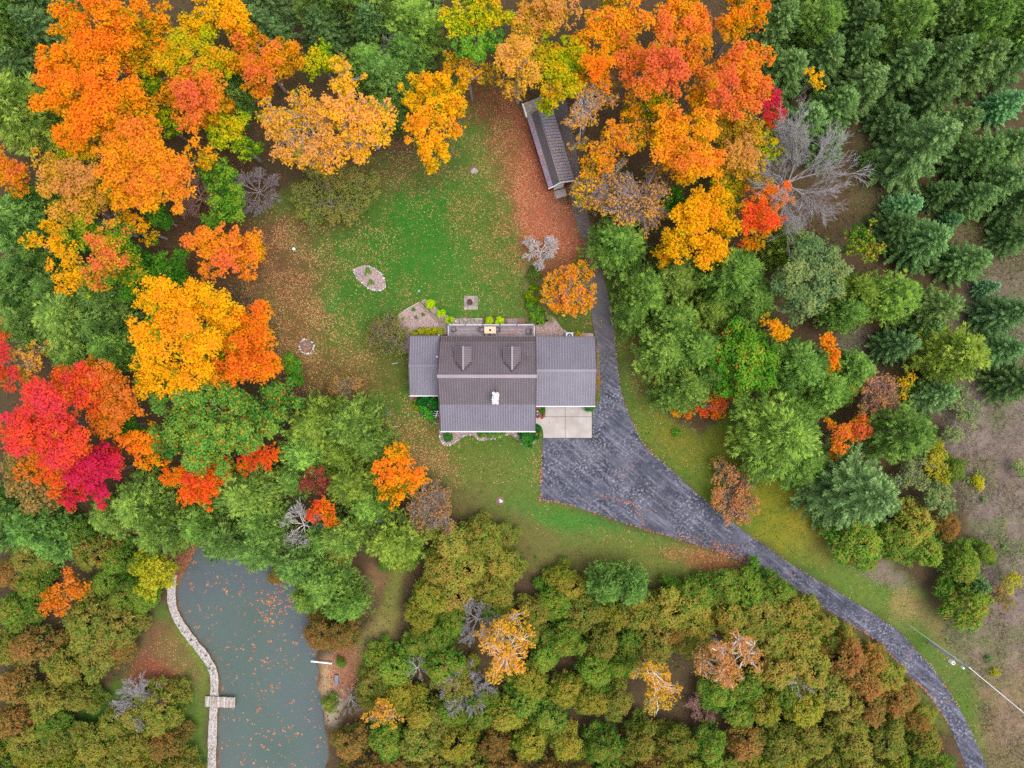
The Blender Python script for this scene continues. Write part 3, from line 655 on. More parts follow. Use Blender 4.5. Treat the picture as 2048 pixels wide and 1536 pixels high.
for (u0, z0), (u1, z1) in (((0, zE), (.62, zB)), ((.62, zB), (1.55, zR)), ((1.55, zR), (Ws + .1, zE + .1))):
    bar_part('verge_trim', sp(u0, Ls + .04, z0 - .02), sp(u1, Ls + .04, z1 - .02), .12, .16, M_WHITE, shed)
box('barn_door', .9, 2.3, -Ls + .18, -Ls + .245, .05, 2.2, M_WHITE, shed); box('window', 2.6, 3.2, -Ls + .18, -Ls + .245, 1.1, 1.9, M_DARKGLASS, shed)
box('doorstep', .9, 2.5, -Ls - 1.1, -Ls - .05, .0, .14, M_CONC, shed)
# weathered lean-to roof at the far end with a white fascia
M_OLDROOF = m_speckle('weathered_lean_to_roof', L4(126, 116, 104), L4(178, 168, 156), 4, .9)
slope_part('lean_to_roof', sp(.1, -2.0, 2.2), sp(.1, -.02, 2.2), sp(2.6, -.02, 2.75), sp(2.6, -2.0, 2.75), shed, .5, .05, .03, M_OLDROOF, M_OLDROOF)
bar_part('fascia', sp(.02, -2.0, 2.16), sp(.02, -.02, 2.16), .2, .18, M_WHITE, shed)
for t in (-1.9, -1.0): box('post', .2, .3, -t - .05, -t + .05, 0, 2.15, M_WHITE, shed)
# ------------------------------------------------------------------ trees: generators
RNG = np.random.default_rng(20)
def C_(*rgb):
    v = lin(rgb) * .95
    return np.minimum(v * (1.0, 1.12, 1.0) + (.0, .004, .004), .93)
PAL = {   # (still-green or inner tone, then the tones the leaves have turned)
 'orange':  [C_(110,130,24), C_(240,160,16), C_(250,140,22), C_(246,118,34)],
 'gold':    [C_(96,132,28), C_(236,172,16), C_(250,176,14), C_(246,150,30)],
 'goldor':  [C_(96,130,30), C_(240,166,20), C_(250,160,24), C_(238,130,50)],
 'salmon':  [C_(200,140,20), C_(248,160,20), C_(242,132,48), C_(238,110,70)],
 'peach':   [C_(190,150,40), C_(238,172,40), C_(230,160,74), C_(228,148,88)],
 'orred':   [C_(190,150,24), C_(248,136,20), C_(246,104,28), C_(234,78,44)],
 'red':     [C_(190,120,24), C_(240,104,34), C_(236,74,52), C_(222,66,80)],
 'crimson': [C_(230,110,24), C_(230,64,50), C_(220,40,72), C_(212,40,92)],
 'redgreen':[C_(76,130,34), C_(150,160,34), C_(222,160,40), C_(226,112,62)],
 'ylgreen': [C_(96,140,24), C_(170,176,20), C_(214,186,20), C_(240,160,24)],
 'green':   [C_(66,122,34), C_(92,146,40), C_(116,160,48), C_(150,170,50)],
 'greenspk':[C_(70,122,46), C_(104,152,60), C_(132,170,72), C_(160,176,70)],
 'greygreen':[C_(84,112,70), C_(112,136,88), C_(136,150,98), C_(158,160,98)],
 'olive':   [C_(120,126,62), C_(142,144,68), C_(158,146,76), C_(166,134,78)],
 'brown':   [C_(150,128,74), C_(178,136,84), C_(192,138,90), C_(176,116,76)],
 'rust':    [C_(150,140,60), C_(200,146,80), C_(220,146,90), C_(226,140,92)],
 'goldpeach': [C_(120,134,36), C_(246,180,26), C_(246,172,40), C_(240,162,84)],
 'maroon':  [C_(120,60,50), C_(146,66,58), C_(160,72,64), C_(176,86,62)],
 'yellow':  [C_(130,136,34), C_(168,160,36), C_(190,176,44), C_(206,180,54)],
 'birch':   [C_(170,150,50), C_(226,164,50), C_(232,158,62), C_(220,150,70)],
 'birchbr': [C_(170,130,66), C_(212,146,80), C_(222,146,86), C_(206,136,92)],
 'lime':    [C_(150,180,10), C_(176,204,10), C_(190,214,14), C_(200,214,30)],
 'box':     [C_(44,104,36), C_(56,122,40), C_(66,134,44), C_(80,140,48)],
 'hosta':   [C_(30,96,44), C_(44,128,48), C_(70,160,40), C_(104,176,44)],
 'orangebr':[C_(190,120,30), C_(226,130,30), C_(232,120,44), C_(214,128,66)],
}
def grad(pal, t):
    p = np.asarray(pal); k = len(p) - 1; x = np.clip(t, 0, .9999) * k; i = x.astype(int); f = (x - i)[:, None]
    return p[i] * (1 - f) + p[i + 1] * f
def crown_mesh(rng, blobs, pal, leaf=.16, dens=1.0, rs=(.6, 1.2), bias=.55, spread=1.0, specks=None, squash=.85, wl=6.0, upl=.5, elong=1.0, below=-.25, jit=(.72, 1.14), vert=.6):
    """billowing leafy crown: blobs (x,y,z,R) carry clumps, clumps carry leaves"""
    B = np.asarray(blobs, float); subs = []; rm = .5 * (rs[0] + rs[1])
    for i, (x, y, z, R) in enumerate(B):
        n = int(4.2 * (R / rm) ** 2) + 4
        d = rdir(rng, n * 2); d = d[d[:, 2] > below][:n]
        r = rng.uniform(rs[0], rs[1], len(d)) * min(1, R / (1.5 * rs[1]))
        c = np.array((x, y, z)) + d * (np.maximum(R - r * .7, .1) * rng.uniform(jit[0], jit[1], len(d)))[:, None] * (1, 1, squash)
        keep = np.ones(len(c), bool)
        for j, (x2, y2, z2, R2) in enumerate(B):
            if j != i: keep &= np.linalg.norm((c - (x2, y2, z2)) / (1, 1, squash), axis=1) > R2 * .72
        subs.append(np.column_stack([c, r])[keep])
    SB = np.vstack(subs); SB = SB[rng.random(len(SB)) < .88]
    zt, zb = SB[:, 2].max(), SB[:, 2].min()
    ph = rng.uniform(0, 6.28, 4); k = 2 * math.pi / wl
    fld = .5 + .22 * np.sin(SB[:, 0] * k + ph[0]) + .22 * np.sin(SB[:, 1] * k * .9 + ph[1]) + .12 * np.sin((SB[:, 0] + SB[:, 1]) * k * 1.7 + ph[2])
    hrel = (SB[:, 2] - zb) / (zt - zb + .01)
    t = bias + spread * (.45 * (fld - .5) + vert * (hrel - .62)) + rng.normal(0, .11, len(SB))
    area = 1.6 * leaf * leaf * .85
    cnt = np.maximum(6, (dens * .44 * 2 * math.pi * SB[:, 3] ** 2 / area)).astype(int)
    idx = np.repeat(np.arange(len(SB)), cnt); n = len(idx)
    d = rdir(rng, n); d[:, 2] = np.abs(d[:, 2]) * np.where(rng.random(n) < .82, 1, -1)
    C = SB[idx, :3] + d * (SB[idx, 3] * np.where(rng.random(n) < .1, rng.uniform(1., 1.45, n), rng.uniform(.55, 1.06, n)))[:, None] * (1, 1, .8)
    nr = unit(d * .55 + np.array((0, 0, upl)) + rng.normal(0, .32, (n, 3)))
    s = leaf * rng.uniform(.7, 1.25, n)
    V = leaf_tris(rng, C, nr, s * elong, s * .85 / elong, None if elong == 1.0 else unit(d + np.array((0, 0, .5)) + rng.normal(0, .35, (n, 3))))
    odd = rng.normal(0, .5, len(SB)) * (rng.random(len(SB)) < .16)
    col = grad(pal, t[idx] + odd[idx] * spread + spread * .3 * (d[:, 2] - .55) + rng.normal(0, .07, n)) * rng.uniform(.87, 1.1, n)[:, None]
    if specks:
        for c, fr in specks:
            m = rng.random(n) < fr; col[m] = np.asarray(c) * rng.uniform(.8, 1.15, m.sum())[:, None]
    return fast_mesh('crown', V, 3, col, M_LEAF), SB
def limbs_mesh(rng, blobs, top, SB=None, r0=.3, mat=None, twigs=0.0, fan=0, tw=1.0):
    A = []; Bq = []; ra = []; rb = []
    def seg(a, b, x, y): A.append(a); Bq.append(b); ra.append(x); rb.append(y)
    fork = np.array((0, 0, top * .38)); c = np.array((0., 0, 0))
    seg(c - (0, 0, .1), fork, r0, r0 * .75)
    B = np.asarray(blobs, float); mid = np.array((B[:, 0].mean() * .3, B[:, 1].mean() * .3, top * .62)); seg(fork, mid, r0 * .72, r0 * .42)
    for x, y, z, R in B:
        e = np.array((x, y, z)); st = fork * .6 + mid * .4 if rng.random() < .6 else mid
        m1 = st * .5 + e * .5 + rng.normal(0, .12, 3) * (R + .2) + (0, 0, .1 * top); seg(st, m1, r0 * .4, r0 * .27); seg(m1, e, r0 * .27, r0 * .14)
        if SB is not None and twigs > 0:
            q = SB[np.linalg.norm(SB[:, :3] - e, axis=1) < R * 1.25]; q = q[rng.random(len(q)) < twigs]
            for s in q:
                m = e * .45 + s[:3] * .55 + rng.normal(0, .18, 3); seg(e, m, .05 * tw, .032 * tw); seg(m, s[:3] + (0, 0, s[3] * (.75 if tw == 1 else 1.0)), .032 * tw, .014 * tw)
                for _ in range(fan): 
                    seg(m, s[:3] + rng.normal(0, .5, 3) * s[3] + (0, 0, s[3] * .6), .026, .012)
    return tubes_mesh('trunk', A, Bq, ra, rb, mat or M_BARK, 5)
def add_tree(name, x, y, label, cat, group, crown, trunk, rz=0., sc=(1, 1, 1), tint=(1, 1, 1), crown_name='crown'):
    e = empty(name, (x, y, 0), rz, label, cat, group); e.scale = sc
    if trunk is not None: share('trunk', trunk, e)
    if crown is not None:
        c = share(crown_name, crown, e); c.color = (*tint, 1)
    return e
def broadleaf(label, Ht, pal, blobs_px, name='maple_tree', cat='tree', group=None, leaf=.165, dens=1.0, twigs=0., bark=None, specks=None, spread=1.0, bias=.55, fall=.28, fan=0, rim=3, tw=1.0, **kw):
    """blobs_px: (px,py,r_px) lumps of the crown seen in the photo; Ht top height"""
    bp = np.asarray(blobs_px, float); c = bp[:, :2].mean(0); D = np.hypot(*(bp[:, :2] - c).T).max() + 1e-6
    W = []
    for x, y, r in bp:
        d = math.hypot(x - c[0], y - c[1]) / max(D, 40.); zt = Ht * (1 - fall * d * d + RNG.uniform(-.05, .05))
        R = r * S * (HC - zt) / HC; zc = max(zt - R * .82, R * .5); X, Y, _ = P(x, y, zc + R * .35); W.append((X, Y, zc, R))
    W = np.asarray(W); ctr = W[:, :2].mean(0); W[:, :2] -= ctr; lob = []
    for X, Y, zc, R in W:                       # every lump of the crown breaks up into uneven lobes
        if R < 1.3 or not rim: lob.append((X, Y, zc, R)); continue
        lob.append((X, Y, zc - .12 * R, .7 * R)); a0 = RNG.uniform(0, 6.28); m = int(RNG.integers(5, 8))
        for j in range(m):
            a = a0 + 2 * math.pi * (j + RNG.uniform(-.35, .35)) / m; d = R * RNG.uniform(.3, .95); q = R * RNG.uniform(.28, .52)
            lob.append((X + math.cos(a) * d, Y + math.sin(a) * d, zc + .55 * R * math.sqrt(max(0., 1 - (d / R) ** 2)) + RNG.uniform(-.3, .22) * R, q))
    kw.setdefault('below', -.55)
    me, SB = crown_mesh(RNG, lob, PAL[pal], leaf, dens, bias=bias, spread=spread, specks=specks, **kw)
    tr = limbs_mesh(RNG, W, Ht * .9, SB, .09 + Ht * .016, bark, twigs, fan, tw)
    return add_tree(name, ctr[0], ctr[1], label, cat, group, me, tr)

def bare_meshes(seed, Ht=9., R=4.5, n0=8, r0=.16, levels=4, kids=4, up=.55, mat=None):
    """leafless tree: forking limbs down to twigs"""
    rng = np.random.default_rng(seed); A = []; B = []; ra = []; rb = []; TA = []; TB = []; ta = []; tb = []
    def grow(p, d, ln, r, lev):
        q = p
        for k in range(3):
            d2 = unit((d + rng.normal(0, .09, 3) + np.array((0, 0, .03)))[None])[0]; e = q + d2 * ln / 3
            r2 = r * (1 - .2 * (k + 1))
            if lev < 2: A.append(q); B.append(e); ra.append(r * (1 - .2 * k)); rb.append(r2)
            else: TA.append(q); TB.append(e); ta.append(r * (1 - .2 * k)); tb.append(r2)
            q, d = e, d2
            if lev < levels:
                for _ in range(max(1, kids // 2 - (k == 0))):
                    dd = unit((d * 1.0 + rng.normal(0, .34, 3))[None])[0]; grow(q, dd, ln * rng.uniform(.45, .72), r2 * .62, lev + 1)
    A.append(np.array((0, 0, -.1))); B.append(np.array((0, 0, Ht * .3))); ra.append(r0 * 1.4); rb.append(r0)
    for i in range(n0):
        an = 2 * math.pi * (i + rng.uniform(-.3, .3)) / n0; u = up * rng.uniform(.6, 1.5)
        d = unit(np.array((math.cos(an), math.sin(an), u))[None])[0]; grow(np.array((0, 0, Ht * rng.uniform(.22, .42))), d, R * .62, r0 * .62, 0)
    return tubes_mesh('trunk', A, B, ra, rb, mat or M_PALE, 5), tubes_mesh('twigs', TA, TB, np.maximum(ta, .016), np.maximum(tb, .011), mat or M_PALE, 3)

def spruce_mesh(seed, Ht=14., R=4.4, cols=None):
    rng = np.random.default_rng(seed); Cs = []; Ax = []; Nn = []; U = []; W = []; K = []; A = []; B = []; ra = []; rb = []
    z = .9
    while z < Ht * .975:
        f = z / Ht; L = R * (1 - f) ** .8 * rng.uniform(.85, 1.1) + .2; nb = int(6 + 7 * (1 - f)); a0 = rng.uniform(0, 6.28)
        for b in range(nb):
            an = a0 + 2 * math.pi * (b + rng.uniform(-.25, .25)) / nb; Lb = L * rng.uniform(.72, 1.12); el = -.22 + .75 * f + rng.uniform(-.1, .1)
            o = np.array((math.cos(an), math.sin(an), 0)); pr = np.array((-math.sin(an), math.cos(an), 0)); tone = rng.uniform(0, 1)
            pt = lambda s: np.array((0, 0, z)) + o * s + np.array((0, 0, el * s + .35 * s * s / (Lb + .5) * .5))
            A.append(pt(0)); B.append(pt(Lb * .9)); ra.append(.045 * (1 - f) + .015); rb.append(.012)
            s = Lb * .18
            while s < Lb:
                q = pt(s); rem = (1 - s / Lb); l = min(.95, .28 + .75 * rem * Lb / 2.2) * rng.uniform(.75, 1.2)
                for sd in (-1, 1):
                    dr = o * .75 + pr * sd * .8 + np.array((0, 0, rng.uniform(-.3, .18))); dr /= np.linalg.norm(dr)
                    for kk in range(2):
                        Cs.append(q + dr * l * (.3 + .3 * kk)); Ax.append(dr + rng.normal(0, .2, 3)); Nn.append(np.array((0, 0, 1.)) + rng.normal(0, .55, 3)); U.append(l * .38); W.append(.075 + .05 * rng.random()); K.append(tone)
                Cs.append(q + np.array((0, 0, .05))); Ax.append(o + rng.normal(0, .25, 3)); Nn.append(np.array((0, 0, 1.)) + rng.normal(0, .4, 3)); U.append(.22); W.append(.09); K.append(tone)
                s += .2
        z += .36 + .16 * (1 - f)
    n = len(Cs); rngc = rng
    V = leaf_tris(rng, np.array(Cs), unit(np.array(Nn)), np.array(U), np.array(W), unit(np.array(Ax)))
    t = np.array(K); c0, c1 = C_(80, 106, 58), C_(150, 176, 108)
    k = np.clip(t + rng.normal(0, .25, n), 0, 1)[:, None]; col = (c0 * (1 - k) + c1 * k) * rng.uniform(.75, 1.2, n)[:, None]
    A.append(np.array((0, 0, -.1))); B.append(np.array((0, 0, Ht))); ra.append(.22); rb.append(.03)
    return fast_mesh('crown', V, 3, col, M_LEAF), tubes_mesh('trunk', A, B, ra, rb, M_BARK, 4)
def pine_mesh(seed, Ht=14., R=4.4, lean=0.):
    """soft-needled pine: plumes of long needles on upswept branches"""
    rng = np.random.default_rng(seed); Q = []; D = []; K = []; A = []; B = []; ra = []; rb = []
    z = Ht * .22
    while z < Ht * .97:
        f = (z / Ht - .22) / .78; L = R * (1 - f ** 1.6) ** .75 * rng.uniform(.8, 1.1) + .25; nb = int(6 + 4 * (1 - f)); a0 = rng.uniform(0, 6.28)
        for b in range(nb):
            an = a0 + 2 * math.pi * (b + rng.uniform(-.35, .35)) / nb; Lb = L * rng.uniform(.6, 1.15); el = .08 + .5 * f + rng.uniform(-.12, .2)
            o = np.array((math.cos(an), math.sin(an), 0)); pr = np.array((-math.sin(an), math.cos(an), 0)); tone = rng.uniform(0, 1)
            A.append(np.array((0, 0, z))); B.append(np.array((0, 0, z)) + o * Lb * .9 + np.array((0, 0, el * Lb * .9))); ra.append(.05); rb.append(.015)
            m = int(5 + Lb * 4.2)
            for _ in range(m):
                s = Lb * rng.uniform(.28, 1.0); w_ = rng.normal(0, .34) * (.5 + .5 * s / Lb)
                q = np.array((0, 0, z)) + o * s + pr * w_ + np.array((0, 0, el * s + rng.uniform(-.1, .3)))
                Q.append(q); d = o * .9 + pr * w_ * .8 + np.array((0, 0, .4)) + rng.normal(0, .16, 3); D.append(d / np.linalg.norm(d)); K.append(tone)
        z += .5
    for _ in range(90):
        a_ = rng.uniform(0, 6.28); s_ = rng.uniform(0, .7); q = np.array((math.cos(a_) * s_, math.sin(a_) * s_, Ht * .98 - s_ * .9 - rng.uniform(0, .5)))
        Q.append(q); d = np.array((math.cos(a_), math.sin(a_), .9)) + rng.normal(0, .2, 3); D.append(d / np.linalg.norm(d)); K.append(.8)
    Q = np.array(Q); D = np.array(D); K = np.array(K); m = 9; idx = np.repeat(np.arange(len(Q)), m); n = len(idx)
    ax = unit(D[idx] + rng.normal(0, .34, (n, 3))); ln = rng.uniform(.34, .66, n)
    C = Q[idx] + ax * (ln * .55)[:, None]; nr = unit(rng.normal(0, .6, (n, 3)) + (0, 0, .9)); nr = unit(nr - (nr * ax).sum(1, keepdims=True) * ax)
    V = leaf_tris(rng, C, nr, ln * .62, np.full(n, .062), ax)
    c0, c1 = C_(78, 114, 50), C_(176, 200, 100); k = np.clip(K[idx] * .9 + .05 + rng.normal(0, .22, n), 0, 1)[:, None]
    col = (c0 * (1 - k) + c1 * k) * rng.uniform(.78, 1.2, n)[:, None]
    A.append(np.array((0, 0, -.1))); B.append(np.array((0, 0, Ht * .9))); ra.append(.24); rb.append(.01)
    return fast_mesh('crown', V, 3, col, M_LEAF), tubes_mesh('trunk', A, B, ra, rb, M_BARK, 4)
def cedar_mesh(seed, mode):
    """dense rounded cedar of fine upright sprays, 3.3 m radius, 7 m tall"""
    rng = np.random.default_rng(seed); bl = [(0, 0, 2.4, 2.3), (rng.normal(0, .5), rng.normal(0, .5), 5.0, 1.25), (rng.normal(0, .9), rng.normal(0, .9), 4.5, 1.2), (rng.normal(0, .9), rng.normal(0, .9), 4.2, 1.4), (0, 0, 3.9, 1.7)]
    for i in range(rng.integers(7, 11)):
        an = rng.uniform(0, 6.28); d = rng.uniform(1.2, 2.75); bl.append((d * math.cos(an), d * math.sin(an), rng.uniform(1.6, 4.2) * (1 - .1 * d), rng.uniform(.6, 1.3)))
    for i in range(0):
        an = 2 * math.pi * (i + rng.uniform(-.3, .3)) / 9; d = rng.uniform(1.5, 2.1); bl.append((d * math.cos(an), d * math.sin(an), rng.uniform(2.2, 3.6), rng.uniform(1.15, 1.7)))
    pal = {'o': [C_(92,116,46), C_(124,132,54), C_(150,142,62), C_(166,138,70)], 'r': [C_(100,108,50), C_(140,118,60), C_(160,116,64), C_(160,108,66)],
           'g': [C_(70,114,44), C_(96,134,48), C_(120,144,54), C_(146,148,58)], 'y': [C_(92,122,42), C_(134,144,50), C_(160,150,58), C_(172,146,60)]}[mode]
    sp = {'o': [(C_(176,110,70), .10), (C_(160,160,80), .06)], 'r': [(C_(188,116,74), .16), (C_(90,110,50), .12)], 'g': [(C_(170,96,66), .07), (C_(150,150,70), .05)], 'y': [(C_(190,136,70), .08)]}[mode]
    me, SB = crown_mesh(rng, bl, pal, .15, 1.15, (.28, .62), .52, 1.0, sp, 1.3, 4.5, .6, 1.35, -.4, (.7, 1.2), .4)
    return me, tubes_mesh('trunk', [(0, 0, -.1), (0, 0, 3)], [(0, 0, 3), (0, 0, 5.6)], [.16, .12], [.12, .04], M_BARK, 5)

SPR = [spruce_mesh(100 + i) for i in range(3)]
PIN = [pine_mesh(200 + i) for i in range(4)]
CED = {m: [cedar_mesh(300 + 10 * k + i, m) for i in range(3)] for k, m in enumerate('orgy')}
